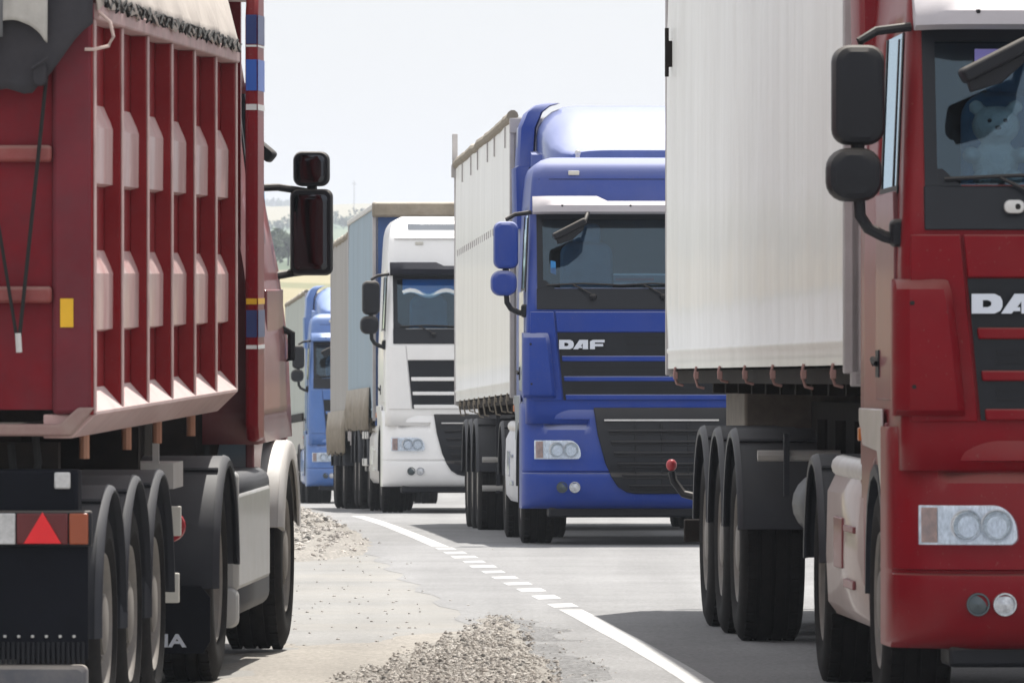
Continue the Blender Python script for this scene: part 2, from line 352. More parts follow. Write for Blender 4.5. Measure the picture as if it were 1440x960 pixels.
# ------------------------------------------------------------------ cab shell used by all five tractors
def cab_profile(high=0.0):
    """front y by z, half width by z, and the list of ring heights; 'high' adds roof height"""
    k = (0.43+high)/.43
    zt = lambda z: 3.1+(z-3.1)*k
    f = [(1.1, .02), (1.28, .02), (2.13, .0), (2.33, .045), (2.99, .22), (3.1, .25), (zt(3.26), .285), (zt(3.38), .31), (zt(3.45), .35), (zt(3.49), .41), (zt(3.515), .50), (zt(3.53), .66)]
    w = [(1.1, 1.225), (2.0, 1.225), (2.13, 1.22), (3.1, 1.18), (zt(3.3), 1.165), (zt(3.4), 1.15), (zt(3.46), 1.12), (zt(3.50), 1.07), (zt(3.53), .98)]
    if high:
        f = [(1.1, .02), (1.28, .02), (2.13, .0), (2.33, .045), (2.99, .22), (3.1, .25), (3.1+.30*k*.9, .42), (zt(3.40), .50), (zt(3.47), .60), (zt(3.51), .76), (zt(3.53), .95)]
    zs = [1.1, 1.28, 1.6, 2.0, 2.13, 2.33, 2.5, 2.75, 2.99, 3.1, zt(3.2), zt(3.26), zt(3.33), zt(3.38), zt(3.42), zt(3.45), zt(3.475), zt(3.50), zt(3.515), zt(3.53)]
    return f, w, zs
def cab_shell(m, parent, f, w, zs, depth=2.2, cr=.095, flip=None, name='cab', glass_z=(2.33, 2.99), win=(.42, 1.28), ringback=None):
    ys = [depth, 1.7, 1.28, .85, .42]; fx = [-1, -.5, 0, .5, 1]
    rings = []; tags = []
    for zi, z in enumerate(zs):
        hw = interp(w, z); fy = interp(f, z); r = cr; ring = []; tg = []
        for yv in ys: ring.append((-hw, max(yv, fy+r+.002), z)); tg.append(('L', yv))
        for q in range(7):
            a = R(180+q*15); ring.append((-hw+r+r*math.cos(a), fy+r+r*math.sin(a), z)); tg.append(('C', 0))
        for x in fx[1:-1]: ring.append((x*(hw-r), fy, z)); tg.append(('F', x))
        for q in range(7):
            a = R(270+q*15); ring.append((hw-r+r*math.cos(a), fy+r+r*math.sin(a), z)); tg.append(('C', 1))
        for yv in reversed(ys): ring.append((hw, max(yv, fy+r+.002), z)); tg.append(('R', yv))
        rings.append(ring)
    n = len(rings[0]); b = MB(); vs = [p for r_ in rings for p in r_]; fs = []
    iF0 = len(ys)+6; iF1 = len(ys)+7+3
    for i in range(len(zs)-1):
        zin = zs[i] >= glass_z[0]-.001 and zs[i+1] <= glass_z[1]+.001
        for j in range(n):
            j2 = (j+1) % n
            if zin and iF0 <= j < iF1: continue
            if zin:
                if j < len(ys)-1 and ys[j] <= win[1]+.01 and ys[j+1] >= win[0]-.01: continue
                jr = n-1-j2
                if 0 <= jr < len(ys)-1 and ys[jr] <= win[1]+.01 and ys[jr+1] >= win[0]-.01: continue
            fs.append((i*n+j, i*n+j2, (i+1)*n+j2, (i+1)*n+j))
    fs.append(tuple((len(zs)-1)*n+j for j in range(n)))
    b.add(vs, fs); o = b.build(name, m, parent, flip=flip)
    sd = o.modifiers.new('thickness', 'SOLIDIFY'); sd.thickness = .03; sd.offset = -1
    return o
def cab_surf(f, w, cr=.095):
    def s(x, z):
        hw = interp(w, z); y = interp(f, z); e = abs(x)-(hw-cr)
        if e > 0: y += cr-math.sqrt(max(0, cr*cr-min(e, cr*.985)**2))
        return y
    return s

def tractor(name, loc, dx, dz, label, body, opt):
    t = root(name, loc, dx, dz, label, 'truck')
    high = opt.get('high', 0); f, w, zs = cab_profile(high); S = cab_surf(f, w)
    side = opt.get('side', body); mirror = opt.get('mirror', BLACK); lod = opt.get('lod', 1)
    cab = cab_shell(body, t, f, w, zs)
    ztop = zs[-1]
    # ---- windscreen, surround, cowl, wipers
    b = MB(); b.patch(S, [2.31, 2.45, 2.65, 2.85, 3.01], -1.075, 1.075, -.006, .006, 12); b.build('windscreen', GLASS, t)
    b = MB()
    for x0, x1 in ((-1.125, -1.07), (1.07, 1.125)): b.patch(S, [2.3, 2.5, 2.75, 3.02], x0, x1, .008, .02, 2)
    b.patch(S, [2.955, 3.02], -1.07, 1.07, .008, .02, 6)
    for sx in (-1, 1):   # rounded lower corners
        b.patch(S, [2.32, 2.35, 2.40], (lambda z, sx=sx: -1.07 if sx < 0 else 1.07-(2.42-z)*1.1), (lambda z, sx=sx: -1.07+(2.42-z)*1.1 if sx < 0 else 1.07), .008, .02, 2)
    b.build('windscreen_surround', GLOSSBLACK, t)
    b = MB(); b.patch(S, [2.135, 2.2, 2.28, 2.325], -1.13, 1.13, .016, .03, 14); cow = b.build('cowl', GLOSSBLACK, t, bevel=.006)
    for xs in (-.62, .02, .60):
        b = MB(); z0 = 2.25; b.tube([(xs, -.0, z0), (xs-.01, -.03, z0+.02), (xs-.10, .0, 2.32), (xs-.18, .02, 2.36)], .009, 6)
        b.tube([(xs-.42, .035, 2.355), (xs-.1, .025, 2.37), (xs+.30, .035, 2.355)], .010, 6)
        b.ball((xs, -.02, z0), (.035, .03, .03), 8, 6); b.build('wiper', BLACK, t)
    # ---- front panel with grille and badge
    xe = lambda z: interp([(1.31, .885), (2.13, .965)], z)
    b = MB(); b.patch(S, [1.93, 2.0, 2.08, 2.115], lambda z: -xe(z), xe, .026, .03, 10)
    b.build('front_panel', body, t, bevel=.008)
    b = MB(); b.patch(S, [1.315, 1.5, 1.7, 1.925], lambda z: -xe(z), xe, .012, .02, 10)
    g = b.build('grille', GRILLE, t)
    for z0, z1 in ((1.315, 1.365), (1.485, 1.53), (1.665, 1.715)):
        b = MB(); b.patch(S, [z0, (z0+z1)/2, z1], lambda z: -xe(z)+.02, lambda z: xe(z)-.02, .03, .02, 8); b.build('grille_bar', body, g, bevel=.008)
    b = MB()
    for z in (1.41, 1.445, 1.57, 1.61, 1.76, 1.82, 1.88):
        for x in ([(-.33, .86)] if z > 1.7 else [(-.82, .82)]): b.patch(S, [z-.008, z+.008], x[0], x[1], .02, .01, 6)
    b.build('grille_mesh', BLACK, g)
    if opt.get('badge', True):
        daf_letters('badge', LOGO, t, -.93, -.045, 1.775, .41, .085)
    # seam lines beside front panel: corner panels
    for sx in (-1, 1):
        b = MB(); b.patch(S, [1.31, 1.5, 1.7, 1.9, 2.115], (lambda z, sx=sx: sx*xe(z)+sx*.014 if sx > 0 else -1.19), (lambda z, sx=sx: -xe(z)-.014 if sx < 0 else 1.19), .022, .03, 6)
        b.build('corner_panel', body, t, bevel=.006)
        if opt.get('deflector_corner', True):
            rings = []
            for z, k, xi in ((1.335, .3, .955), (1.36, .8, .96), (1.42, 1, .965), (1.62, 1, .985), (1.82, 1, 1.01), (1.88, .92, 1.02), (1.915, .5, 1.03), (1.925, .1, 1.04)):
                pts = [(1.245, .40), (1.262, .12), (1.25, .12-.13*k), (1.20, .05-.13*k), (1.10, .0-.11*k), (xi+.035, -.0-.10*k), (xi, .0-.055*k), (xi-.004, .02)]
                rings.append([(sx*px, py, z) for px, py in pts]+[(sx*xi, .06, z), (sx*1.2, .40, z)])
            b = MB(); b.loft(rings); cd = b.build('corner_deflector', body, t); b = MB(); b.ball((sx*1.19, -.085, 1.82), (.012, .006, .012), 6, 4); b.ball((sx*1.18, -.085, 1.46), (.012, .006, .012), 6, 4); b.build('panel_screw', DARK, cd)
    # ---- bumper
    fb = [(.33, .04), (.36, -.02), (.42, -.06), (.60, -.085), (.648, -.075), (.655, -.045), (.668, -.045), (.675, -.07), (.80, -.06), (1.0, -.03), (1.18, .0), (1.25, .03), (1.285, .075)]
    def SB(x, z):
        y = interp(fb, z); e = (abs(x)-.80)/.455
        if e > 0: y += .34*(1-math.sqrt(max(0, 1-min(e, .985)**2)))
        return y
    def SBI(x, z):
        k = max(0, min(1, (abs(x)-.66)/.02))*max(0, min(1, (1.06-abs(x))/.03))
        zz_ = max(0, min(1, (z-1.045)/.045))*max(0, min(1, (1.142-z)/.008)); return SB(x, z)+.055*k*zz_
    zb_ = [.33, .345, .36, .39, .42, .5, .60, .648, .655, .668, .675, .75, .80, 0.9, 1.0, 1.045, 1.06, 1.075, 1.09, 1.11, 1.132, 1.142, 1.18, 1.22, 1.25, 1.27, 1.285]
    rings = []
    for z in zb_:
        p = [(-1.255, .84, z), (-1.257, .6, z)]
        for i in range(97):
            x = -1.252+2.504*i/96; p.append((x, SBI(x, z), z))
        p += [(1.257, .6, z), (1.255, .84, z)]
        q = [(x*.965, y+.04, z) for x, y, z in reversed(p)]
        rings.append(p+q)
    b = MB(); b.loft(rings); bp = b.build('bumper', body, t)
    # side wings of the bumper towards the wheel arch and lower cab skirt above the wheel
    for sx in (-1, 1):
        arch = [(.84, 1.30), (.84, .50), (.88, .78), (1.0, .98), (1.18, 1.09), (1.4, 1.13), (1.62, 1.09), (1.80, .98), (1.92, .78), (1.95, .55), (2.18, .55), (2.18, 1.30)]
        b = MB(); b.prism(arch, 'x', sx*1.19, sx*1.238); b.build('lower_side_panel', side, t, bevel=.01)
        b = MB(); b.prism([(.86, .98), (.86, 1.36), (2.17, 1.36), (2.17, 1.30), (1.95, 1.19), (1.1, 1.17)], 'x', sx*1.2385, sx*1.252); b.build('step_cover', opt.get('step', side), t, bevel=.008)
        # door, handle, window
        b = MB(); b.prism([(.34, 1.40), (1.36, 1.40), (1.36, 2.31), (.40, 2.31), (.33, 2.1)], 'x', sx*1.20, sx*1.2365); d = b.build('door', side, t, bevel=.006)
        b = MB(); b.box(sx*1.2365, sx*1.243, 1.13, 1.30, 1.50, 1.62); b.tube([(sx*1.25, 1.15, 1.56), (sx*1.262, 1.2, 1.58), (sx*1.25, 1.28, 1.56)], .014, 6); b.build('door_handle', BLACK, d)
        b = MB(); y0 = .41
        b.prism([(sx*1.203, 2.32), (sx*1.2145, 2.32), (sx*1.187, 3.0), (sx*1.176, 3.0)], 'y', y0-.02, 1.31); b.build('side_window', SGLASS, d)
        b = MB()
        for ya, yb, za, zb in ((.38, .44, 2.33, 2.99), (1.26, 1.33, 2.33, 2.99), (.62, .66, 2.33, 2.97)): b.prism([(sx*1.20, za), (sx*1.2185, za), (sx*1.191, zb+.01), (sx*1.17, zb+.01)], 'y', ya, yb)
        b.box(sx*1.185, sx*1.221, .36, 1.34, 2.30, 2.335); b.build('window_frame', BLACK, d)
        # side fairing behind the cab
        if opt.get('fairing', True): b = MB(); b.prism([(2.2, .95), (2.62, .95), (2.62, ztop+opt.get('fair', .3)), (2.45, ztop+opt.get('fair', .3)+.04), (2.2, ztop-.15)], 'x', sx*1.13, sx*1.21); b.build('side_fairing', side if side is not body else body, t, bevel=.02)
    # recess, headlights, fog lamps
    for sx in (-1, 1):
        o = lambda a, c: (min(sx*a, sx*c), max(sx*a, sx*c))
        a, c = o(.66, 1.04)
        # headlight: dark housing, reflector field, orange indicator, two bowls under a clear cover
        L, Rr = 1.15, .735
        xa, xb = o(L, Rr)
        xin = lambda z: Rr+.105*(1-math.sqrt(max(0, 1-((z-.83)/.1205)**2)) if z > .83 else 0) + .025*max(0, (.81-z)/.03)**2
        b = MB(); zz = [.78, .785, .79, .80, .81, .84, .865, .88, .90, .915, .93, .94, .946, .95]
        if sx < 0: b.patch(SB, zz, -L, lambda z: -xin(z), .004, .03, 10)
        else: b.patch(SB, zz, xin, L, .004, .03, 10)
        hl = b.build('headlight', CHROMED, t, bevel=.006)
        b = MB(); xc0 = sx*1.04
        a2, c2 = o(1.14, 1.075); b.patch(SB, [.79, .94], a2, c2, .010, .012, 4); b.build('indicator', ORANGEG, hl)
        for xc in (.955, .825):
            y = SB(sx*xc, .865); b = MB(); b.lathe([(.066, -.012), (.058, -.02), (.05, -.008), (.03, .012), (.012, .016), (0, .0)], (sx*xc, y-.002, .865), 20, axis='y'); b.build('reflector_bowl', BOWL, hl); b = MB(); b.lathe([(.070, -.010), (.070, -.024), (.064, -.024), (.064, -.010)], (sx*xc, y-.002, .865), 24, axis='y', closed_prof=True); b.build('lamp_ring', RINGM, hl)
        b = MB()
        if sx < 0: b.patch(SB, zz, -L-.005, lambda z: -xin(z)+.003, .034, .006, 10)
        else: b.patch(SB, zz, lambda z: xin(z)-.003, L+.005, .034, .006, 10)
        b.build('headlight_glass', CLEAR, hl)
        for k, xc in enumerate((.905, .79)):
            y = SB(sx*xc, .525); b = MB(); b.lathe([(.052, -.002), (.05, -.016), (.043, -.016), (.04, -.004), (.0, -.012)], (sx*xc, y, .525), 20, axis='y'); b.build('fog_lamp', FOG if k else FOGD, t)
    # lower grille: dark tapered panel with slats and a chrome strip
    gl = lambda z: interp([(.46, .22), (.48, .32), (.53, .40), (.62, .46), (.75, .515), (1.0, .58), (1.245, .615)], z)
    b = MB(); b.patch(SB, [.465, .48, .50, .53, .57, .62, .66, .75, .85, 1.0, 1.12, 1.2, 1.245], lambda z: -gl(z), gl, .022, .04, 10); lg = b.build('lower_grille', GRILLE, t, bevel=.006)
    b = MB()
    for i, z in enumerate((.53, .63, .73, .83, .93, 1.03)):
        b.patch(SB, [z-.004, z+.016], lambda zz: -gl(z)+.1, lambda zz: gl(z)-.1, .05, .03, 8)
        b.patch(SB, [z-.03, z-.008], lambda zz: -gl(z)+.11, lambda zz: gl(z)-.11, .028, .01, 8)
    for x in (-.24, 0, .24): b.patch(SB, [.5, .66, 1.1], x-.004, x+.004, .052, .02, 1)
    b.build('grille_slat', BLACK, lg, bevel=.003)
    b = MB(); b.patch(SB, [1.125, 1.14], -.52, .52, .045, .03, 8); b.build('chrome_strip', ALU, lg)
    b = MB(); b.box(-1.02, 1.02, .05, .5, .25, .345); b.build('underside_lip', BLACK, t, bevel=.02)
    b = MB(); zs_ = ztop-.21; b.patch(S, [zs_, zs_+.006], -1.1, 1.1, .002, .01, 16); b.build('roof_seam', DARK, t)
    # ---- sun visor
    vt = opt.get('visor_top', 3.165); vb = 3.0
    b = MB(); rings = []
    for i in range(25):
        x = -1.16+2.32*i/24; e = max(0, (abs(x)-.98)/.18); yo = .14*e*e; top = vt+(.0 if abs(x) > .56 else -.045 if abs(x) < .50 else -.045*(.56-abs(x))/.06)
        rings.append([(x, .02+yo, vb), (x, -.045+yo, vb+.02), (x, -.03+yo, vb+.08), (x, .06+yo, top-.02), (x, .09+yo, top), (x, .16+yo, top-.01), (x, .10+yo, vb+.05), (x, .05+yo, vb+.005)])
    b.loft(rings); v = b.build('sun_visor', opt.get('visor', VISOR), t)
    b = MB()
    for x in (-.9, -.28, .28, .9): b.ball((x, -.03, vb+.075), (.012, .01, .012), 6, 4)
    b.build('visor_screw', BLACK, v)
    if opt.get('lamp', True):
        for x in (-.78, .78):
            zl = 3.38+high*.15; b = MB(); b.rbox((x, S(x, zl)-.008, zl), (.05, .015, .02), .4); b.build('marker_lamp', CREAM, t)
    if high:
        b = MB(); b.patch(S, [ztop-.20, ztop-.10], -.92, .92, .006, .02, 12); b.build('roof_window', STICKG, t, bevel=.01)
        b = MB(); b.patch(S, [ztop-.30, ztop-.275], -1.1, 1.1, .03, .04, 14); b.build('roof_ledge', body, t, bevel=.01)
    # ---- mirrors
    for sx in (-1, 1):
        b = MB(); b.rbox((sx*1.405, .16, 2.72), (.112, .10, .215), .62); m = b.build('mirror', mirror, t)
        b = MB(); b.rbox((sx*1.425, .14, 2.375), (.118, .10, .115), .75); b.build('wide_angle_mirror', mirror, m)
        b = MB(); b.tube([(sx*1.405, .18, 2.56), (sx*1.405, .18, 2.42)], .03, 8); b.build('mirror_arm', BLACK, m); b = MB()
        b.tube([(sx*1.40, .16, 2.28), (sx*1.395, .17, 2.20), (sx*1.36, .18, 2.145), (sx*1.29, .19, 2.11), (sx*1.21, .2, 2.09)], .026, 10); b.rbox((sx*1.215, .2, 2.125), (.05, .06, .06), .5); b.build('mirror_arm', BLACK, m); b = MB()
        b.tube([(sx*1.40, .2, 2.90), (sx*1.395, .2, 2.955), (sx*1.32, .22, 3.0), (sx*1.17, .25, 3.02)], .02, 8); b.build('mirror_arm', BLACK, m)
    if opt.get('front_mirror', True):
        M = Matrix.Rotation(R(-27), 3, 'Y'); b = MB(); b.rbox((-.84, -.20, 2.86), (.165, .11, .035), .6, M)
        b.tube([(-.70, -.16, 2.93), (-.66, .0, 3.03)], .02, 8)
        b.prism([(-.97, 2.78), (-.70, 2.92), (-.72, 2.85), (-.82, 2.76), (-.95, 2.72)], 'y', -.27, -.17); b.build('front_mirror', BLACK, t, bevel=.012)
    # ---- interior
    b = MB(); b.box(-1.12, 1.12, 2.0, 2.03, 1.4, 3.3); b.box(-1.15, 1.15, .2, 2.0, 1.5, 1.55); inn = b.build('cab_interior', INTERIOR, t)
    b = MB(); b.rbox((0, .36, 2.2), (1.08, .25, .13), .4); b.build('dashboard', INTERIOR, inn)
    for x in (-.62, .62):
        b = MB(); b.rbox((x, 1.25, 2.35), (.24, .1, .42), .5); b.rbox((x, 1.0, 1.95), (.24, .3, .1), .5); b.rbox((x, 1.27, 2.84), (.13, .06, .1), .6); b.build('seat', SEAT, inn)
    b = MB(); M = Matrix.Rotation(R(30), 4, 'X'); pts = [Vector((.62+.21*math.cos(k*math.pi/10), 0, .21*math.sin(k*math.pi/10))) for k in range(21)]
    b.tube([(p.x, .66-.4*p.z, 2.38+p.z*.85) for p in pts], .016, 6); b.tube([(.62, .5, 2.3), (.62, .66, 2.38)], .03, 6); b.build('steering_wheel', BLACK, inn)
    # ---- roof deflector
    if opt.get('deflector', False):
        hz = opt.get('defl_h', .53); b = MB(); rings = []
        for yv, zz, hw in ((.93, .0, .74), (.94, .075, .76), (1.05, .10, .87), (1.25, .19, .96), (1.5, .33, 1.0), (1.8, .44, 1.03), (2.05, .50, 1.04), (2.25, .52, 1.04), (2.45, .50, 1.03)):
            h = zz/.52*hz; ring = [(-hw, yv, ztop-.06), (-hw, yv, ztop+h*.45)]
            for q in range(1, 6): a = R(180-q*15); ring.append((-hw+.50+.50*math.cos(a), yv, ztop+h*.45+(h*.55)*math.sin(R(q*18))))
            for q in range(5, 0, -1): a = R(180-q*15); ring.append((hw-.50-.50*math.cos(a), yv, ztop+h*.45+(h*.55)*math.sin(R(q*18))))
            ring += [(hw, yv, ztop+h*.45), (hw, yv, ztop-.06)]
            rings.append(ring)
        b.loft(rings); b.build('roof_deflector', opt.get('gloss', body), t)
        for sx in (-1, 1):   # outer collar standing proud beside the deflector
            b = MB(); rings = []
            for z, xo, k in ((ztop-.62, 1.24, .9), (ztop-.05, 1.25, 1), (ztop-.03, 1.22, 1.1), (ztop+hz*.6, 1.2, 1.1), (ztop+hz*.88, 1.14, 1.05), (ztop+hz*1.0, 1.06, 1.0), (ztop+hz*1.04, .98, .95)):
                rings.append([(sx*xo, 2.22, z), (sx*(xo-.02), 2.16, z), (sx*(xo-.14), 2.12, z), (sx*(xo-.16), 2.2, z), (sx*(xo-.14), 2.75, z), (sx*xo, 2.75, z)])
            b.loft(rings); b.build('roof_fairing', body, t)
        # base ledge of the deflector
        b = MB(); rings = []
        for k in range(11):
            x = -1.1+2.2*k/10; e = abs(x)/1.1; y0 = .98+.75*e**3
            rings.append([(x, y0, ztop-.05), (x, y0+.02, ztop+.05*e+.01), (x, y0+.5, ztop+.11*e), (x, y0+.5, ztop-.05)])
        b.loft(rings); b.build('deflector_ledge', body, t)
        b = MB(); b.tube([(-.72, .80, ztop-.03), (-.72, .80, ztop+.03)], .02, 8); b.ball((-.72, .8, ztop+.05), (.03, .03, .03), 8, 6); b.build('roof_horn', ALU, t)
    # ---- chassis, tank skirt, wheels
    b = MB()
    for x in (-.42, .42): b.box(x-.04, x+.04, .5, 6.1, .62, .9)
    for y in (1.0, 2.4, 3.6, 4.6, 5.7): b.box(-.42, .42, y-.05, y+.05, .65, .85)
    b.box(-.75, .75, .55, 2.1, .5, 1.1); b.tube([(-.9, 1.4, .5), (.9, 1.4, .5)], .08, 8); b.tube([(-.9, 5.1, .5), (.9, 5.1, .5)], .1, 8); b.ball((0, 5.1, .5), (.25, .25, .25)); b.build('chassis', CHASSIS, t)
    b = MB(); b.box(-.45, .45, 4.4, 5.5, .95, 1.12); b.build('fifth_wheel', DARK, t, bevel=.03)
    for sx in (-1, 1):
        b = MB(); rings = []
        for yv in (2.0, 2.06, 3.2, 4.36, 4.42):
            k = .02 if yv in (2.0, 4.42) else 0
            rings.append([(sx*(1.235-k), yv, .42), (sx*(1.245-k), yv, .65), (sx*(1.238-k), yv, .95), (sx*(1.20-k), yv, 1.03), (sx*.9, yv, 1.03), (sx*.9, yv, .36), (sx*1.19, yv, .36)])
        b.loft(rings); sk = b.build('side_skirt', opt.get('skirt', DWHITE), t)
        b = MB(); b.tube([(sx*1.17, 2.02, 1.06), (sx*1.17, 4.3, 1.07)], .055, 12); b.build('skirt_rail', ALU, sk)
        b = MB(); b.box(sx*1.24, sx*1.256, 2.5, 3.1, .52, .56); b.box(sx*1.24, sx*1.256, 2.5, 3.1, .78, .81); b.rbox((sx*1.243, 3.5, .72), (.012, .25, .12), .5); b.build('skirt_trim', side, sk, bevel=.004)
        wheel(t, sx*1.075, 1.4, sx, .515, .31)
        wheel(t, sx*1.085, 5.1, sx, .52, .28, twin=True, style='dish')
        mudguard(t, sx*1.235, sx*.62, 5.1, .52, .60)
        b = MB(); b.prism([(.86, .52), (.89, .78), (1.0, .96), (1.18, 1.07), (1.4, 1.11), (1.62, 1.07), (1.8, .96), (1.9, .78), (1.94, .52), (1.9, .52), (1.86, .76), (1.77, .92), (1.6, 1.03), (1.4, 1.06), (1.2, 1.03), (1.03, .92), (.94, .76), (.91, .52)], 'x', sx*.85, sx*1.242); b.build('mudguard', FENDER, t)
        b = MB(); b.rbox((sx*1.25, 2.08, 1.24), (.012, .03, .03), .5); b.build('side_marker', ORANGE, t)
    return t

RINGM = mat('lamp_ring_grey', (.5,.52,.56), .3, metal=.4)
RLENS2 = mat('weathered_red_lamp', (.35,.02,.03), .4)
RECESS = mat('recess_shadowed_plastic', (.03,.03,.035), .6)
CHROMED = mat('headlight_back', (.72,.75,.80), .25, metal=.35, var=.35, scale=30, stretch=(3,1,1))
BOWL = _lens
ORANGEG = mat('indicator_lens', (.5,.25,.16), .3, var=.3, scale=20)
FOG = mat('fog_lens', (.5,.52,.55), .2, metal=.6, var=.4, scale=40)
FOGD = mat('dark_fog_lens', (.08,.10,.11), .2, metal=.5)
CLEAR = glass_mat('clear_lens', (.95, .96, .97), 1.5)
STICKG = mat('smoked_roof_window', (.09,.11,.14), .3, coat=.5)

# ------------------------------------------------------------------ trailers and box bodies
def box_body(t, L, zb, zt, W, cm, front_m=WALLG, ripple=(.6, .01), roof_m=BROWN, skirt=None, roof_roll=True, post=False):
    """curtain-sided body: curtains, front wall, roof, rear doors, rails"""
    for sx in (-1, 1):
        b = MB(); ny = int(L/.05); zs = [zb, zb+.03, zb+.09, zb+.10, zb+.12, zb+.13, zb+.4, (zb+zt)/2, zt-.4, zt-.12, zt-.05]
        F = []
        for z in zs:
            k = 1 if zb+.3 < z < zt-.3 else .35
            for i in range(ny+1):
                y = .06+(L-.12)*i/ny
                yy_ = y+.12*math.sin(y*1.9)+.05*math.sin(y*5.3); wv = ripple[1]*k*(abs(math.sin(math.pi*yy_/ripple[0]))**.6*(.75+.25*math.sin(y*.9+2))+.3*math.sin(y*2.3+z)+.18*abs(math.sin(y*math.pi/.21)))
                e = .008 if abs(z-(zb+.11)) < .012 else 0
                belly = .0
                F.append((sx*(W-.03+wv+e+belly), y, z))
        B = [(sx*(W-.05), p[1], p[2]) for p in F]; N = ny+1; k = len(F); fs = []
        for j in range(len(zs)-1):
            for i in range(ny):
                q = (j*N+i, j*N+i+1, (j+1)*N+i+1, (j+1)*N+i); fs += [q, tuple(k+a for a in reversed(q))]
        for i in range(ny):
            fs.append((i, k+i, k+i+1, i+1)); q = (len(zs)-1)*N; fs.append((q+i, q+i+1, k+q+i+1, k+q+i))
        for j in range(len(zs)-1):
            fs.append((j*N, (j+1)*N, k+(j+1)*N, k+j*N)); q = j*N+ny; fs.append((q, k+q, k+q+N, q+N))
        b.add(F+B, fs); c = b.build('side_curtain', cm, t, ang=60)
        for y in (.03, L-.03): b = MB(); b.box(sx*(W-.09), sx*(W-.012), y-.03, y+.03, zb-.04, zt-.03); b.build('corner_post', WALLG, t, bevel=.008)
        b = MB(); b.box(sx*(W-.16), sx*(W-.07), .0, L, zb-.09, zb-.012); b.build('side_rail', CHASSIS, t)
        if roof_roll:
            b = MB(); n = 26
            b.tube([(sx*(W-.045+random.uniform(-.008, .008)), L*i/n, zt-.015+random.uniform(-.012, .012)) for i in range(n+1)], .055, 10); b.build('roof_roll', roof_m, t)
        else:
            b = MB(); b.box(sx*(W-.09), sx*W, 0, L, zt-.07, zt); b.build('roof_rail', ALU, t, bevel=.012)
    b = MB(); b.box(-W+.045, W-.045, 0, .05, zb-.1, zt-.05); b.box(-W+.01, W-.01, -.03, .04, zt-.17, zt-.03); fw = b.build('front_wall', front_m, t, bevel=.008)
    b = MB()
    for x in [-W+.3+i*.25 for i in range(int((2*W-.5)/.25))]: b.box(x, x+.03, -.012, .01, zb, zt-.2)
    b.build('wall_rib', front_m, fw)
    b = MB(); b.box(-W+.05, W-.05, .02, L-.02, zt-.06, zt-.02); b.build('roof', CURT_W, t)
    b = MB(); b.box(-W+.04, -.01, L-.05, L, zb-.05, zt-.05); b.box(.01, W-.04, L-.05, L, zb-.05, zt-.05); b.build('rear_doors', DWHITE, t)
    b = MB(); b.box(-W+.1, W-.1, .05, L-.05, zb-.08, zb-.01)
    for i in range(int(L/1.1)): b.box(-W+.25, W-.25, .5+i*1.1, .6+i*1.1, zb-.15, zb-.08)
    b.build('load_floor', CHASSIS, t)
    if post:
        b = MB(); b.box(-W-.01, -W+.05, L-.06, L, zt-.1, zt+.32); b.box(-W-.02, -W+.06, L-.1, L+.01, zt-.16, zt-.02); b.build('rear_post', WALLG, t, bevel=.006)

def straps(t, L, zb, W, step=1.15, drop=.10, y0=.7, m=None):
    i = 0; y = y0
    while y < L-.2 and i < 14:
        b = MB(); x = -W+.02; k = random.uniform(.8, 1.25)
        b.tube([(x, y, zb+.01), (x-.01, y, zb-drop*.4*k), (x+.01, y+.02, zb-drop*k), (x+.05, y+.02, zb-drop*k-.01)], .009, 6)
        b.box(x-.014, x+.014, y-.014, y+.014, zb-.065, zb-.02); b.build('strap_buckle', m or ALU, t, bevel=.004)
        y += step*random.uniform(.9, 1.1); i += 1

def running_gear(t, axles, L, zb, W, leg_y=2.7, guards=(4.6, 7.3), tank=True, r=.52, gm=ALU):
    b = MB()
    for x in (-.5, .5):
        b.box(x-.05, x+.05, .4, L-.3, zb-.42, zb-.2) if leg_y is None else (b.box(x-.05, x+.05, 3.2, L-.3, zb-.5, zb-.2), b.box(x-.05, x+.05, .3, 3.2, zb-.32, zb-.2))
    for y in axles:
        b.tube([(-.95, y, r), (.95, y, r)], .07, 8); b.box(-.56, -.44, y-.5, y+.1, r-.02, r+.12); b.box(.44, .56, y-.5, y+.1, r-.02, r+.12)
        b.tube([(-.5, y, r+.1), (-.5, y, zb-.3)], .11, 10); b.tube([(.5, y, r+.1), (.5, y, zb-.3)], .11, 10)
    b.build('chassis', CHASSIS, t)
    for y in axles:
        for sx in (-1, 1):
            wheel(t, sx*(W-.19), y, sx, r, .36); mudguard(t, sx*(W-.015), sx*(W-.44), y, r+.01, r+.115)
    if leg_y:
        for sx in (-1, 1):
            b = MB(); b.box(sx*.85-.06, sx*.85+.06, leg_y-.06, leg_y+.06, .5, zb-.2); b.box(sx*.85-.045, sx*.85+.045, leg_y-.045, leg_y+.045, .38, .5); b.box(sx*.85-.13, sx*.85+.13, leg_y-.1, leg_y+.1, .36, .385); b.build('landing_leg', CHASSIS, t, bevel=.006)
    if guards:
        for sx in (-1, 1):
            b = MB()
            for z in (.62, .98): b.box(sx*(W-.05), sx*(W-.02), guards[0], guards[1], z-.05, z+.05)
            for y in (guards[0]+.25, guards[1]-.25): b.box(sx*(W-.09), sx*(W-.05), y-.03, y+.03, .5, zb-.1)
            b.build('side_guard', gm, t, bevel=.008)
    if tank:
        b = MB(); b.tube([(-1.05, 4.2, .78), (-.5, 4.2, .78)], .2, 16); b.build('air_tank', FENDER, t, bevel=.02)
    b = MB(); b.box(-1.15, 1.15, L-.12, L-.04, .42, .56)
    for x in (-.6, .6): b.box(x-.04, x+.04, L-.12, L-.06, .5, zb-.2)
    b.build('rear_bumper', CHASSIS, t, bevel=.01)
    for sx in (-1, 1):
        y = axles[-1]+.72; b = MB(); b.box(sx*(W-.42), sx*(W-.04), y, y+.02, .22, 1.05); b.build('mudflap', FLAPM, t)

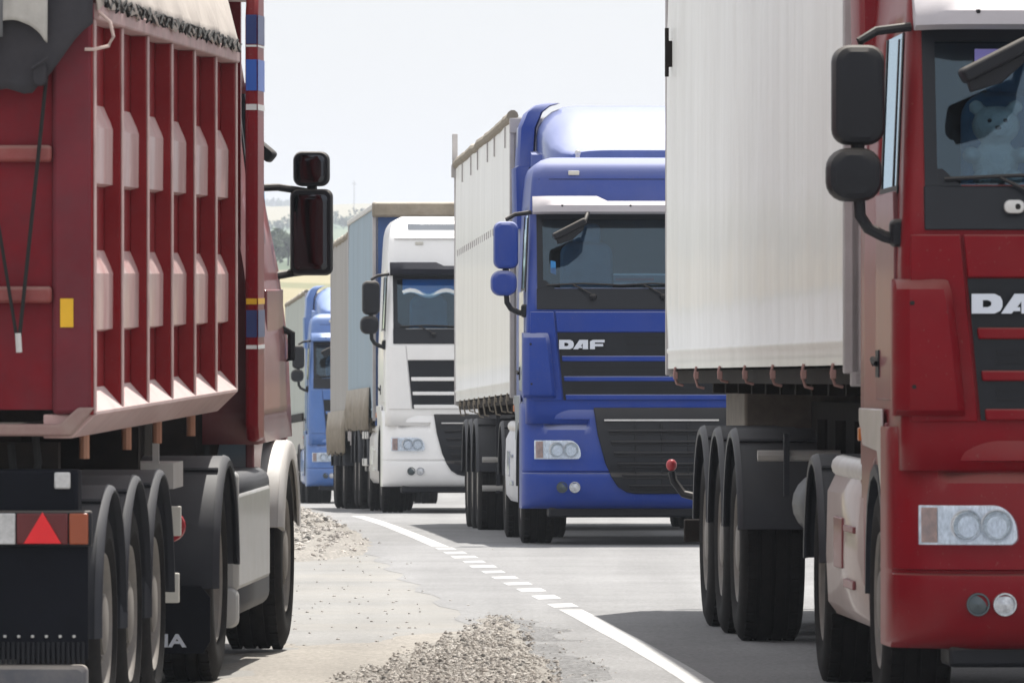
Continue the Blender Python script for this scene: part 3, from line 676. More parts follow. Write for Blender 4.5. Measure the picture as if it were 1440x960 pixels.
# ------------------------------------------------------------------ the ground
ZG = [(10, -.30), (30, -.24), (36, -.20), (42, -.16), (47, -.14), (52, -.16), (60, -.21), (70, -.285), (78, -.35), (90, -.45), (108, -.66), (130, -1.02), (158, -1.5), (185, -1.95), (220, -2.1), (260, -1.6), (300, -.5), (400, 1.2), (900, 7.5), (1800, 21.75), (3000, 44), (4500, 70), (5200, 82), (6000, 70), (7000, 40)]
def zg(y):
    # smooth the table a little so the road has no kinks
    w = min(.06*abs(y)+1.5, 200); return (interp(ZG, y-w)+2*interp(ZG, y)+interp(ZG, y+w))/4 if y > 20 else interp(ZG, y)
def terrain(x, y):
    z = zg(y); far = max(0, min(1, (y-260)/500))
    z += far*(2.2*math.sin(x*.011+y*.002+1)+1.2*math.sin(x*.027-y*.004))*(.4+y/3500)
    return z
def G(px, py):
    """ground point seen at a photo pixel (1440 px frame)"""
    lo, hi = 12, 230
    for _ in range(50):
        m = (lo+hi)/2
        if 480+FPX*(CAMZ-zg(m))/m > py: lo = m
        else: hi = m
    return ((px-720)/FPX*lo, lo)

ys_g = []
y = -40
while y < 7000: ys_g.append(y); y += 1.0 if y < 230 else (8 if y < 600 else (40 if y < 1500 else 100))
def ground_mat():
    m = bpy.data.materials.new('dry_ground'); m.use_nodes = True; t = m.node_tree; n = t.nodes; L = t.links; b = n['Principled BSDF']; b.inputs['Roughness'].default_value = .95
    g = n.new('ShaderNodeNewGeometry'); s = n.new('ShaderNodeSeparateXYZ'); L.new(g.outputs['Position'], s.inputs[0])
    nz = n.new('ShaderNodeTexNoise'); nz.inputs['Scale'].default_value = .004; nz.inputs['Detail'].default_value = 3; L.new(g.outputs['Position'], nz.inputs['Vector'])
    ad = n.new('ShaderNodeMath'); ad.operation = 'MULTIPLY_ADD'; L.new(nz.outputs[0], ad.inputs[0]); ad.inputs[1].default_value = 260; L.new(s.outputs[1], ad.inputs[2])
    sx = n.new('ShaderNodeMath'); sx.operation = 'MULTIPLY_ADD'; L.new(s.outputs[0], sx.inputs[0]); sx.inputs[1].default_value = .8; L.new(ad.outputs[0], sx.inputs[2])
    mr = n.new('ShaderNodeMapRange'); mr.inputs[1].default_value = 0; mr.inputs[2].default_value = 6000; L.new(sx.outputs[0], mr.inputs[0])
    cr = n.new('ShaderNodeValToRGB'); cr.color_ramp.interpolation = 'CONSTANT'; L.new(mr.outputs[0], cr.inputs[0])
    stops = [(0, (0.186,0.174,0.149)), (.05, (0.074,0.099,0.031)), (.078, (0.248,0.217,0.124)), (.13, (0.161,0.161,0.081)), (.137, (0.260,0.229,0.130)), (.165, (0.062,0.093,0.050)), (.24, (0.081,0.118,0.062)), (.33, (0.124,0.161,0.093)), (.43, (0.087,0.130,0.074)), (.52, (0.260,0.236,0.161)), (.66, (0.198,0.205,0.136)), (.76, (0.279,0.254,0.186))]
    e = cr.color_ramp.elements; e[0].position = 0; e[0].color = (*stops[0][1], 1); e[1].position = stops[1][0]; e[1].color = (*stops[1][1], 1)
    for p, c in stops[2:]: q = e.new(p); q.color = (*c, 1)
    nf = n.new('ShaderNodeTexNoise'); nf.inputs['Scale'].default_value = .9; nf.inputs['Detail'].default_value = 8; L.new(g.outputs['Position'], nf.inputs['Vector'])
    r = n.new('ShaderNodeMapRange'); r.inputs[3].default_value = .75; r.inputs[4].default_value = 1.25; L.new(nf.outputs[0], r.inputs[0])
    vm = n.new('ShaderNodeVectorMath'); vm.operation = 'SCALE'; L.new(cr.outputs[0], vm.inputs[0]); L.new(r.outputs[0], vm.inputs['Scale']); L.new(vm.outputs[0], b.inputs['Base Color'])
    return m
def sheet(name, xf, ys, m, dz, nx=2, relief=None):
    """strip of ground following the terrain between xf(y)=(x0,x1)"""
    b = MB(); V = []; F = []
    for y in ys:
        x0, x1 = xf(y)
        for i in range(nx+1):
            x = x0+(x1-x0)*i/nx; z = terrain(x, y)+dz
            if relief: z += relief(x, y, i/nx)
            V.append((x, y, z))
    N = nx+1
    for j in range(len(ys)-1):
        for i in range(nx): F.append((j*N+i, j*N+i+1, (j+1)*N+i+1, (j+1)*N+i))
    me = bpy.data.meshes.new(name); me.from_pydata(V, [], F); me.shade_smooth(); me.materials.append(m)
    o = bpy.data.objects.new(name, me); COL.objects.link(o); return o
gr = sheet('ground', lambda y: (-60-max(0,y)*.5, 60+max(0,y)*.5), ys_g, ground_mat(), -.03, nx=60); tag(gr, kind='structure')

def asphalt(name, col, fine=.22, sand=0, sandcol=(.5,.43,.35)):
    m = bpy.data.materials.new(name); m.use_nodes = True; t = m.node_tree; n = t.nodes; L = t.links; b = n['Principled BSDF']; b.inputs['Roughness'].default_value = .9
    tc = n.new('ShaderNodeNewGeometry')
    def noise(sc_, det=4, rg=.6):
        q = n.new('ShaderNodeTexNoise'); q.inputs['Scale'].default_value = sc_; q.inputs['Detail'].default_value = det; q.inputs['Roughness'].default_value = rg; L.new(tc.outputs['Position'], q.inputs['Vector']); return q.outputs[0]
    def rng(s, a, c, lo, hi):
        r = n.new('ShaderNodeMapRange'); r.inputs[1].default_value = a; r.inputs[2].default_value = c; r.inputs[3].default_value = lo; r.inputs[4].default_value = hi; L.new(s, r.inputs[0]); return r.outputs[0]
    def mul(a, c):
        q = n.new('ShaderNodeMath'); q.operation = 'MULTIPLY'; L.new(a, q.inputs[0]); L.new(c, q.inputs[1]); return q.outputs[0]
    mp = n.new('ShaderNodeMapping'); mp.inputs['Scale'].default_value = (2.2, .05, 1); L.new(tc.outputs['Position'], mp.inputs[0]); q5 = n.new('ShaderNodeTexNoise'); q5.inputs['Scale'].default_value = 1; q5.inputs['Detail'].default_value = 5; L.new(mp.outputs[0], q5.inputs['Vector'])
    k = mul(rng(q5.outputs[0], .35, .65, .90, 1.06), rng(noise(.9, 7, .7), .40, .50, .93, 1.0))
    k = mul(k, mul(mul(rng(noise(38, 3), .35, .65, 1-fine, 1+fine), rng(noise(.55, 5), .3, .7, .88, 1.1)), rng(noise(6, 6, .75), .3, .7, .93, 1.06)))
    vm = n.new('ShaderNodeVectorMath'); vm.operation = 'SCALE'; vm.inputs[0].default_value = col; L.new(k, vm.inputs['Scale']); out = vm.outputs[0]
    if sand:
        mx = n.new('ShaderNodeMix'); mx.data_type = 'RGBA'; L.new(rng(noise(.5, 6, .65), .42, .62, 0, sand), mx.inputs[0]); L.new(out, mx.inputs[6]); mx.inputs[7].default_value = (*sandcol, 1); out = mx.outputs[2]
    L.new(out, b.inputs['Base Color'])
    bp = n.new('ShaderNodeBump'); bp.inputs['Distance'].default_value = .006; bp.inputs['Strength'].default_value = .8; L.new(noise(55, 4), bp.inputs['Height']); L.new(bp.outputs[0], b.inputs['Normal'])
    return m
ASPH = asphalt('dusty_bleached_asphalt', (.205,.205,.208))
APRON = asphalt('pale_dusty_apron', (.215,.213,.208), .14, .4, (.25,.235,.212))
GRAVELM = asphalt('gravel_fines', (.225,.21,.19), .5)
SAND = asphalt('pale_sand', (.25,.232,.208), .25)
DCRUMB = asphalt('dark_crumbled_asphalt_edge', (.15,.15,.152), .6)
LINE = mat('road_paint', (.50,.50,.50), .85, var=.14, scale=7, dust=.35, dcol=(.26,.26,.26))

# centre of the marked edge line as ground points read along its run
LINE_PX = [(1068, 1020), (985, 960), (938, 930), (888, 904), (845, 880), (806, 859), (745, 829), (700, 808), (655, 784), (625, 771), (590, 756), (560, 744), (530, 733), (505, 726), (480, 720), (455, 715), (440, 712)]
LN = sorted([G(*p)[::-1] for p in LINE_PX])
def line_x(y):
    if y < LN[0][0]:
        (a, va), (b_, vb) = LN[0], LN[2]; return va+(vb-va)*(y-a)/(b_-a)
    if y > LN[-1][0]:
        return LN[-1][1]-(y-LN[-1][0])*.075
    return (interp(LN, y-2)+interp(LN, y)+interp(LN, y+2))/3
ys_r = [y for y in ys_g if y <= 230]
rd = sheet('road', lambda y: (line_x(y)-.75+.06*math.sin(y*1.7), line_x(y)+9.2), ys_r, ASPH, .0015, nx=8); tag(rd, kind='structure')
ap = sheet('asphalt_apron', lambda y: (-16, line_x(y)-.74+.06*math.sin(y*1.7)), [y for y in ys_g if y <= 125], APRON, 0, nx=4); tag(ap, kind='structure')

def line_strip(y0, y1, w=.17, skew=0):
    n = max(1, int((y1-y0)/1.0)); V = []
    for i in range(n+1):
        y = y0+(y1-y0)*i/n; x = line_x(y); V += [(x-w/2, y, zg(y)+.003), (x+w/2, y+skew, zg(y+skew)+.003)]
    return V, [(2*i, 2*i+1, 2*i+3, 2*i+2) for i in range(n)]
b = MB(); segs = []
yA = G(800, 857)[1]; yB = G(615, 769)[1]
b.add(*line_strip(10, yA, .145)); b.add(*line_strip(yB, 103, .15))
y = yA+.45
for k in range(11):
    L_ = (yB-yA)/11; b.add(*line_strip(y, y+L_*random.uniform(.38, .55), random.uniform(.15, .2), .25)); y += L_
me = bpy.data.meshes.new('edge_line'); me.from_pydata(b.v, [], b.f); me.materials.append(LINE)
o = bpy.data.objects.new('edge_line', me); COL.objects.link(o); tag(o, kind='structure')

def poly_bed(name, pts_px, m, dz, bump_h=0, cell=.12, wob=.25):
    """ground patch bounded by photo-read ground points, its outline broken up; slightly humped"""
    P = [G(*p) for p in pts_px]
    def dist_in(x, y):
        ins = False; dm = 1e9
        for (x1, y1), (x2, y2) in zip(P, P[1:]+P[:1]):
            if (y1 > y) != (y2 > y) and x < (x2-x1)*(y-y1)/(y2-y1)+x1: ins = not ins
            # distance with y squeezed: the view runs along y
            ax, ay, bx, by = x1, y1*.3, x2, y2*.3; vx, vy = bx-ax, by-ay; tt = max(0, min(1, ((x-ax)*vx+(y*.3-ay)*vy)/(vx*vx+vy*vy+1e-9))); dm = min(dm, math.hypot(x-ax-tt*vx, y*.3-ay-tt*vy))
        return dm if ins else -dm
    xs = [p[0] for p in P]; yy = [p[1] for p in P]; x0, x1, y0, y1 = min(xs), max(xs), min(yy), max(yy)
    nx = int((x1-x0)/cell)+1; cy = cell*2.5; ny = int((y1-y0)/cy)+1; V = []; idx = {}; F = []
    def hn(x, y): return math.sin(x*5.1+y*1.3)+math.sin(x*11.7-y*2.9+1)+math.sin(x*2.3+y*3.7+2)
    D = {}
    for j in range(ny+1):
        for i in range(nx+1):
            x = x0+i*cell; y = y0+j*cy; D[i, j] = (x, y, dist_in(x, y)+wob*.1*hn(x, y))
    for j in range(ny):
        for i in range(nx):
            q = [(i, j), (i+1, j), (i+1, j+1), (i, j+1)]
            if max(D[k][2] for k in q) > -.25:
                fc = []
                for k in q:
                    if k not in idx:
                        x, y, d = D[k]; idx[k] = len(V); V.append((x, y, zg(y)+(max(-.05, d*.25) if d < 0 else min(dz, d*.2)+bump_h*min(1, d/.5)*(1+.08*hn(x*1.4, y)))))
                    fc.append(idx[k])
                F.append(tuple(fc))
    me = bpy.data.meshes.new(name); me.from_pydata(V, [], F); me.shade_smooth(); me.materials.append(m)
    o = bpy.data.objects.new(name, me); COL.objects.link(o); tag(o, kind='structure'); return D, o
W1 = [(560, 985), (455, 960), (500, 946), (550, 922), (605, 902), (655, 884), (690, 868), (712, 866), (735, 882), (762, 915), (800, 955), (840, 1000)]
W2 = [(180, 790), (180, 700), (380, 708), (415, 713), (440, 722), (478, 738), (505, 752), (520, 768), (505, 781), (455, 786), (412, 790)]
poly_bed('sand', [(300, 985), (300, 930), (400, 905), (560, 900), (640, 880), (700, 885), (740, 985)], SAND, .006, .0, .15, .8)
D3, _ = poly_bed('crumbled_edge', [(700, 868), (735, 868), (775, 890), (830, 930), (880, 990), (770, 990), (735, 925)], DCRUMB, .012, .0, .06, .6)
D1, _ = poly_bed('gravel_bed', W1, GRAVELM, .010, .022)
D2, _ = poly_bed('gravel_shoulder', W2, GRAVELM, .02, .10, .2)

# loose stones
def stones(name, D, n, smin, smax, m, label, bump=.03):
    cells = [k for k, v in D.items() if v[2] > -.16]; b = MB(); V = []; F = []
    for _ in range(n):
        x, y, d = D[random.choice(cells)]; x += random.uniform(-.08, .08); y += random.uniform(-.2, .2)
        if random.random() > max(.03, min(1, (d+.10)/.38))**1.5: continue
        r = smin+(smax-smin)*random.random()**3; h = r*random.uniform(.5, .9); z = zg(y)+(.008 if d > .03 else .001)+bump*(1.05+random.uniform(-.1, .35))*min(1, max(0, d)/.5)
        a0 = random.uniform(0, 6); k = len(V); nn = 5
        for lv, (rr, hh) in enumerate(((.8, -.3), (1, .15), (.55, .8))):
            for q in range(nn):
                a = a0+q*2*math.pi/nn+lv*.4; jr = r*rr*random.uniform(.75, 1.2); V.append((x+jr*math.cos(a), y+jr*math.sin(a), z+h*hh+random.uniform(-.1, .1)*h))
        for lv in range(2):
            for q in range(nn): F.append((k+lv*nn+q, k+lv*nn+(q+1) % nn, k+(lv+1)*nn+(q+1) % nn, k+(lv+1)*nn+q))
        F.append(tuple(k+2*nn+q for q in range(nn)))
    me = bpy.data.meshes.new(name); me.from_pydata(V, [], F); me.materials.append(m); o = bpy.data.objects.new(name, me); COL.objects.link(o); tag(o, label, 'gravel', kind='stuff')
def stone_mat():
    m = bpy.data.materials.new('mixed_stones'); m.use_nodes = True; t = m.node_tree; n = t.nodes; L = t.links; b = n['Principled BSDF']; b.inputs['Roughness'].default_value = .9
    g = n.new('ShaderNodeNewGeometry'); cr = n.new('ShaderNodeValToRGB'); L.new(g.outputs['Random Per Island'], cr.inputs[0])
    e = cr.color_ramp.elements; e[0].color = (.09,.085,.08,1); e[1].color = (.55,.53,.50,1)
    for p, c in ((.08, (.16,.15,.14)), (.18, (.34,.31,.28)), (.6, (.46,.435,.405)), (.8, (.43,.39,.35))): q = e.new(p); q.color = (*c, 1)
    L.new(cr.outputs[0], b.inputs['Base Color']); return m
STONE = stone_mat()
stones('gravel', D1, 20000, .004, .017, STONE, 'loose pale and brown stones heaped in the wedge beside the edge line')
stones('gravel', D2, 22000, .010, .038, STONE, 'grey gravel shoulder beyond the pale apron behind the red tipper', .10)
stones('gravel', D3, 3500, .003, .010, STONE, 'fine dark chippings on the crumbling asphalt edge right of the gravel wedge', .0)
# a few crumbs scattered on the apron and road
Dc = {}
for i in range(110):
    px, py = random.gauss(520, 90), random.gauss(850, 45)
    if 770 < py < 958 and 400 < px < 760: x_, y_ = G(px, py); Dc[i] = (x_, y_, 1)
b = MB()
for x_, y_, _ in Dc.values(): b.ball((x_, y_, zg(y_)+.003), (random.uniform(.005, .014),)*2+(random.uniform(.003, .007),), 5, 4)
o = b.build('loose_crumbs', STONE); tag(o, 'scattered dark crumbs of stone on the pale dusty apron', 'gravel', kind='stuff')

# grass verge on the far side of the bend and green strip by the field
def tufts(name, xy, n, h, m, label):
    V = []; F = []
    for _ in range(n):
        x, y = xy(); z = terrain(x, y)-.03; hh = h*random.uniform(.5, 1.2); a = random.uniform(0, 6)
        for q in range(5):
            a += 1.3; dx, dy = math.cos(a)*hh*.35, math.sin(a)*hh*.35; k = len(V)
            V += [(x-dy*.25, y+dx*.25, z), (x+dy*.25, y-dx*.25, z), (x+dx, y+dy, z+hh)]; F.append((k, k+1, k+2))
    me = bpy.data.meshes.new(name); me.from_pydata(V, [], F); me.materials.append(m); o = bpy.data.objects.new(name, me); COL.objects.link(o); tag(o, label, 'grass', kind='stuff')
GRASS = mat('dry_grass', (.15,.17,.06), .9, var=.35, scale=.6)
tufts('verge_grass', lambda: (lambda y: (line_x(y)+9.4+random.uniform(0, 6), y))(random.uniform(60, 220)), 4000, .28, GRASS, 'dry verge grass along the far right side of the road')
tufts('field_edge_grass', lambda: (random.uniform(-30, 8), random.uniform(225, 300)), 5000, 1.0, GRASS, 'green weeds at the near edge of the yellow field')

# ------------------------------------------------------------------ haze, far woods, trees, pole
hz = bpy.data.meshes.new('haze'); bb = MB(); bb.box(-3700, 3700, -60, 7100, -6, 112); hz.from_pydata(bb.v, [], bb.f)
hm = bpy.data.materials.new('haze_air'); hm.use_nodes = True; hn_ = hm.node_tree; hn_.nodes.remove(hn_.nodes['Principled BSDF'])
pv = hn_.nodes.new('ShaderNodeVolumePrincipled'); pv.inputs['Color'].default_value = (.82, .89, 1, 1); pv.inputs['Density'].default_value = .0002; pv.inputs['Anisotropy'].default_value = .2
hn_.links.new(pv.outputs[0], hn_.nodes['Material Output'].inputs['Volume']); hz.materials.append(hm)
ho = bpy.data.objects.new('haze', hz); COL.objects.link(ho); tag(ho, kind='stuff')

LEAF = mat('dark_foliage', (.05,.075,.035), .9, var=.4, scale=.5)
LEAF2 = mat('olive_foliage', (.08,.10,.04), .9, var=.4, scale=.5)
def leaf_cloud(V, F, c, r, n, s):
    for _ in range(n):
        while True:
            p = Vector((random.uniform(-1, 1), random.uniform(-1, 1), random.uniform(-1, 1)))
            if p.length < 1: break
        p = p*(.6+.4*random.random()); q = Vector((c[0]+p.x*r[0], c[1]+p.y*r[1], c[2]+p.z*r[2]))
        u = Vector((random.gauss(0, 1), random.gauss(0, 1), random.gauss(0, 1))).normalized(); w = u.orthogonal().normalized(); k = len(V)
        V += [q+u*s, q-u*s*.6+w*s*.8, q-u*s*.6-w*s*.8]; F.append((k, k+1, k+2))
def tree_at(name, x, y, h, m, label, group, n=260):
    z = terrain(x, y)-.1; t = bpy.data.objects.new(name, None); COL.objects.link(t); t.location = (x, y, z); tag(t, label, 'tree', group)
    b = MB(); b.tube([(0, 0, 0), (.1, 0, h*.3), (0, .1, h*.6)], h*.025, 6)
    for a in (0, 2.1, 4.2): b.tube([(0, 0, h*.35), (math.cos(a)*h*.2, math.sin(a)*h*.2, h*.65)], h*.012, 5)
    b.build('trunk', CHASSIS, t); V = []; F = []
    for _ in range(7):
        a = random.uniform(0, 6); d = random.uniform(0, .28)*h; leaf_cloud(V, F, (d*math.cos(a), d*math.sin(a), h*random.uniform(.42, .8)), (h*.2, h*.2, h*.16), n//7*2, h*.04)
    me = bpy.data.meshes.new('crown'); me.from_pydata(V, [], F); me.materials.append(m); o = bpy.data.objects.new('crown', me); COL.objects.link(o); o.parent = t
    return t
def wood(name, y, x0, x1, h, m, label, n, s, gaps=.5):
    V = []; F = []; x = x0
    while x < x1:
        hh = h*random.uniform(.5, 1.1)*(1 if math.sin(x*.05+y)+random.uniform(-.6, .6) > -gaps else .35)
        leaf_cloud(V, F, (x, y+random.uniform(-15, 15), terrain(x, y)+hh*.45), (hh*.7, hh*.7, hh*.55), n, s); x += h*random.uniform(.4, .9)
    me = bpy.data.meshes.new(name); me.from_pydata(V, [], F); me.materials.append(m); o = bpy.data.objects.new(name, me); COL.objects.link(o); tag(o, label, 'wood', kind='stuff')
wood('ridge_wood', 5150, -420, 160, 8, LEAF, 'hazy line of woodland along the far ridge', 150, 1.1, .5)
wood('valley_wood', 1010, -90, 10, 4.6, LEAF, 'bluish hazy copse in the valley beyond the yellow field', 260, .5, .9)
wood('slope_wood', 2600, -220, 20, 6, LEAF, 'hazy hedgerow crossing the far slope', 120, .6, .1)
for px_, y_, h_, lab in ((447, 960, 5.6, 'taller hazy dark tree beyond the field under the long mirror'), (385, 950, 3.6, 'small hazy tree beyond the field beside the red cab'), (405, 980, 4.4, 'rounded hazy tree beyond the field left of the mirror arm'), (462, 940, 4.2, 'low hazy tree beyond the field next to the grey trailer')):
    tree_at('field_tree', (px_-720)/FPX*y_, y_, h_, LEAF, lab, 'hazy trees beyond the yellow field')
pole = root('utility_pole', ((498-720)/FPX*3500, 3500, terrain((498-720)/FPX*3500, 3500)), 0, 0, 'thin distant pole rising on the skyline above the grey trailer', 'pole')
b = MB(); b.tube([(0, 0, 0), (0, 0, 12)], .22, 6); b.build('mast', WALLG, pole); b = MB(); b.box(-1, 1, -.1, .1, 10.6, 10.9); b.build('crossarm', WALLG, pole)

# ------------------------------------------------------------------ the oncoming queue
t = tractor('tractor_unit', (2.907, 36.8, -.155), -.0342, -.003, 'dark red truck cab with black mirrors and white sun visor, nearest on the right', RED,
            dict(side=SIDERED, skirt=mat('dusty_pinkish_skirt', (.38,.3,.29), .5, coat=.3, var=.12, dust=.3, dcol=(.5,.42,.38)), step=mat('dusty_step_cover', (.5,.45,.45), .5, coat=.3, dust=.3), deflector=True, recess=RED))
b = MB(); b.prism([(-.90, 2.83), (-.79, 2.83), (-.79, 2.92), (-.90, 2.92)], 'y', .150, .156)
tag(b.build('windscreen_sticker', STICKP, t), 'violet and white sticker at the top of the windscreen')
b = MB(); b.rbox((-.745, -.028, 2.235), (.045, .014, .03), .9); lk = b.build('cowl_lock', ALU, t); b = MB(); b.ball((-.73, -.042, 2.235), (.012, .006, .014), 8, 6); b.build('keyhole', DARK, lk)

bear = root('toy_bear', (0, 0, 0), -.0342, -.003, 'cream plush toy bear sitting behind the windscreen of the nearest red truck', 'toy')
bear.location = t.matrix_basis @ Vector((-.79, .36, 2.33)); bear.scale = (.85, .85, .8)
b = MB()
parts = [((0, .02, .13), (.12, .10, .13)), ((0, -.01, .33), (.125, .105, .11)), ((0, -.10, .30), (.05, .045, .04)), ((-.10, 0, .43), (.04, .025, .04)), ((.10, 0, .43), (.04, .025, .04)),
         ((-.13, -.05, .17), (.045, .09, .045)), ((.13, -.05, .17), (.045, .09, .045)), ((-.08, -.13, .045), (.05, .10, .045)), ((.08, -.13, .045), (.05, .10, .045))]
for c, r in parts: b.ball(c, r)
o = b.build('toy_body', PLUSH, bear); rm = o.modifiers.new('merge', 'REMESH'); rm.mode = 'VOXEL'; rm.voxel_size = .012; rm.use_smooth_shade = True
b = MB(); b.ball((-.04, -.105, .355), (.012, .01, .012), 8, 6); b.ball((.04, -.105, .355), (.012, .01, .012), 8, 6); b.ball((0, -.145, .315), (.016, .01, .012), 8, 6); b.build('toy_face', BLACK, bear)

t = root('semi_trailer', (2.811, 39.9, -.11), -.0434, -.0045, 'silver white ribbed curtain trailer behind the nearest red cab', 'trailer')
box_body(t, 13.6, 1.50, 3.98, 1.275, CURT_W, ripple=(.62, .018), roof_roll=False)
straps(t, 13.6, 1.50, 1.275, 1.9, .09, m=mat('faded_pink_strap', (.35,.2,.18), .7)); running_gear(t, [7.3, 8.6, 9.9], 13.6, 1.5, 1.275, guards=None)
b = MB(); b.tube([(-1.2, 6.45, 1.02), (-.75, 6.45, 1.02)], .03, 8); b.build('guard_pipe', SILVER, t); b = MB(); b.box(-1.06, -1.03, 6.4, 6.44, .8, 1.14); b.build('guard_post', FENDER, t)
b = MB(); b.lathe([(0, -.5), (.14, -.5), (.17, -.45), (.17, .45), (.14, .5), (0, .5)], (-.95, 4.6, .78), 20, axis='y'); b.build('air_vessel', FENDER, t)
b = MB(); b.tube([(-1.08, 13.35, .70), (-1.16, 13.40, .72), (-1.22, 13.42, .80), (-1.235, 13.42, .86)], .025, 8); st = b.build('marker_stalk', BLACK, t)
b = MB(); b.ball((-1.235, 13.42, .90), (.034, .034, .038), 12, 8); b.build('marker_lamp', RLENS2, st)
b = MB(); b.box(-1.305, -1.262, 12.8, 12.84, 3.36, 3.52); b.tube([(-1.3, 12.82, 3.3), (-1.3, 12.82, 3.6)], .014, 6); b.build('curtain_latch', CHASSIS, t)
b = MB(); b.box(-1.2, -1.05, .1, .2, .5, .6)
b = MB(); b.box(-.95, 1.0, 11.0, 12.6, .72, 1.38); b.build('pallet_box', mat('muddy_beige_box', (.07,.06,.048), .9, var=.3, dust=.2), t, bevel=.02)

t = tractor('tractor_unit', (1.355, 77.4, -.345), -.0403, -.008, 'blue truck cab with blue mirrors, white visor and roof deflector', BLUE,
            dict(side=mat('dusty_blue_paint', (.10,.13,.26), .35, coat=.6, var=.12, dust=.45, dcol=(.55,.57,.62), stretch=(1,1,.3)), mirror=BLUE, deflector=True, gloss=mat('blue_paint_with_glare', (.03,.07,.28), .35, coat=.6, var=.08, dust=.03, dup=.30, dcol=(.5,.52,.66)), skirt=mat('dusty_white_skirt', (.55,.57,.62), .5, dust=.2), recess=BLUE))  # paler blue copy whose top tint paints sun glare on the deflector
b = MB(); b.prism([(-1.0, 2.47), (-.95, 2.45), (-.955, 2.57), (-1.0, 2.58)], 'y', .10, .104); tag(b.build('windscreen_sticker', STICKB, t), 'bright blue sticker low on the windscreen')
b = MB(); b.box(-.42, .12, .30, .31, 2.37, 2.46); sg = b.build('dash_sign', mat('sign_grey', (.12,.13,.16), .6), t)
b = MB(); b.box(-.42, .12, .294, .299, 2.45, 2.465); b.box(-.42, .12, .294, .299, 2.362, 2.378); b.build('sign_border', STICKW, sg)
b = MB(); b.box(-.40, -.05, .294, .299, 2.40, 2.425); b.build('sign_writing', mat('faded_red_ink', (.2,.04,.06), .7), sg)

t = root('semi_trailer', (1.2415, 80.3, -.36), -.04525, -.0125, 'white curtain trailer with rolled brown roof edge behind the blue cab', 'trailer')
box_body(t, 13.6, 1.37, 3.99, 1.275, CURT_W, ripple=(2.6, .006), post=True)
straps(t, 13.6, 1.37, 1.275, 1.3, .15, m=BROWN); running_gear(t, [7.6, 8.9, 10.2], 13.6, 1.4, 1.275, guards=None)
for z in (.74, .45): b = MB(); b.tube([(-1.24, 6.75, z), (-.95, 6.75, z)], .03, 8); b.build('guard_pipe', SILVER, t)
b = MB(); b.box(-1.1, -1.06, 6.74, 6.78, .4, 1.2); b.build('guard_post', FENDER, t)
for k in range(26): b = MB(); b.box(-1.257, -1.235, .4+k*.5, .43+k*.5, 2.95, 3.02); b.build('strap_mark', WALLG, t)
for y in (1.2, 3.6, 5.2, 7.6, 9.3, 11.6): b = MB(); b.box(-1.26, -1.235, y-.012, y+.012, 3.72, 3.92); b.build('roof_lashing', WALLG, t)

t = tractor('tractor_unit', (-.375, 108.1, -.665), -.060, -.012, 'white truck cab with black window visor and black grille bands', WHITE,
            dict(high=.24, visor=mat('matt_black_visor', (.012,.013,.02), .8, spec=.1), badge=False, deflector_corner=False, front_mirror=False, skirt=DWHITE, recess=DWHITE, visor_top=3.17, fairing=False))
b = MB(); n = 40; V = []
for i in range(n+1):
    x = -1.0+2.0*i/n; V += [(x, .235, 2.96), (x, .20, 2.78+.035*math.cos(x*14))]
b.add(V, [(2*i, 2*i+2, 2*i+3, 2*i+1) for i in range(n)]); b.build('window_valance', DCURTAIN, t)
b = MB(); b.tube([(-1.0+2.0*i/n, .195, 2.78+.035*math.cos((-1.0+2.0*i/n)*14)) for i in range(n+1)], .032, 6); b.build('valance_fringe', CURTAIN, t)

t = root('box_body', (-.545, 110.75, -.69), -.058, -.012, 'box body with faded blue curtain and dark blue front behind the white cab', 'truck body')
box_body(t, 8.3, 1.2, 3.97, 1.275, CURT_LB, front_m=NAVY, ripple=(1.6, .02), roof_roll=False)
straps(t, 8.3, 1.2, 1.275, .7, .2, m=BROWN); running_gear(t, [4.6, 5.9], 8.3, 1.35, 1.275, leg_y=None, guards=(1.9, 3.6), tank=False)
b = MB(); b.rbox((0, -.05, 3.9), (1.27, .12, .10), .3); b.build('front_header', BROWN, t)
def torn_skirt(t, L, zb, y0, y1, drop):
    b = MB(); V = []; n = 50
    for i in range(n+1):
        y = y0+(y1-y0)*i/n; x = -1.30-.03*math.sin(i*1.3); d = drop*random.uniform(.75, 1.0); V += [(x+.01, y, zb+.35), (x-.03*math.sin(i*2.1), y, zb+.05), (x, y, zb-d)]
    b.add(V, [(3*i+k, 3*i+3+k, 3*i+4+k, 3*i+1+k) for i in range(n) for k in (0, 1)])
    o = b.build('torn_curtain_hem', BROWN, t); s = o.modifiers.new('thickness', 'SOLIDIFY'); s.thickness = .01
torn_skirt(t, 8.3, 1.25, .6, 7.6, .22)
t = root('drawbar_trailer', (-1.045, 120.1, -.86), -.060, -.014, 'grey curtain drawbar trailer with torn hem behind the white truck', 'trailer')
box_body(t, 6.4, 1.0, 3.87, 1.275, CURT_G, ripple=(.9, .02), roof_roll=True)
running_gear(t, [1.7, 4.9], 6.4, 1.2, 1.275, leg_y=None, guards=None, tank=False); torn_skirt(t, 6.4, 1.05, .3, 6.2, .30)
b = MB(); b.tube([(0, .3, .8), (0, -.9, .8)], .07, 8); b.build('drawbar', CHASSIS, t)

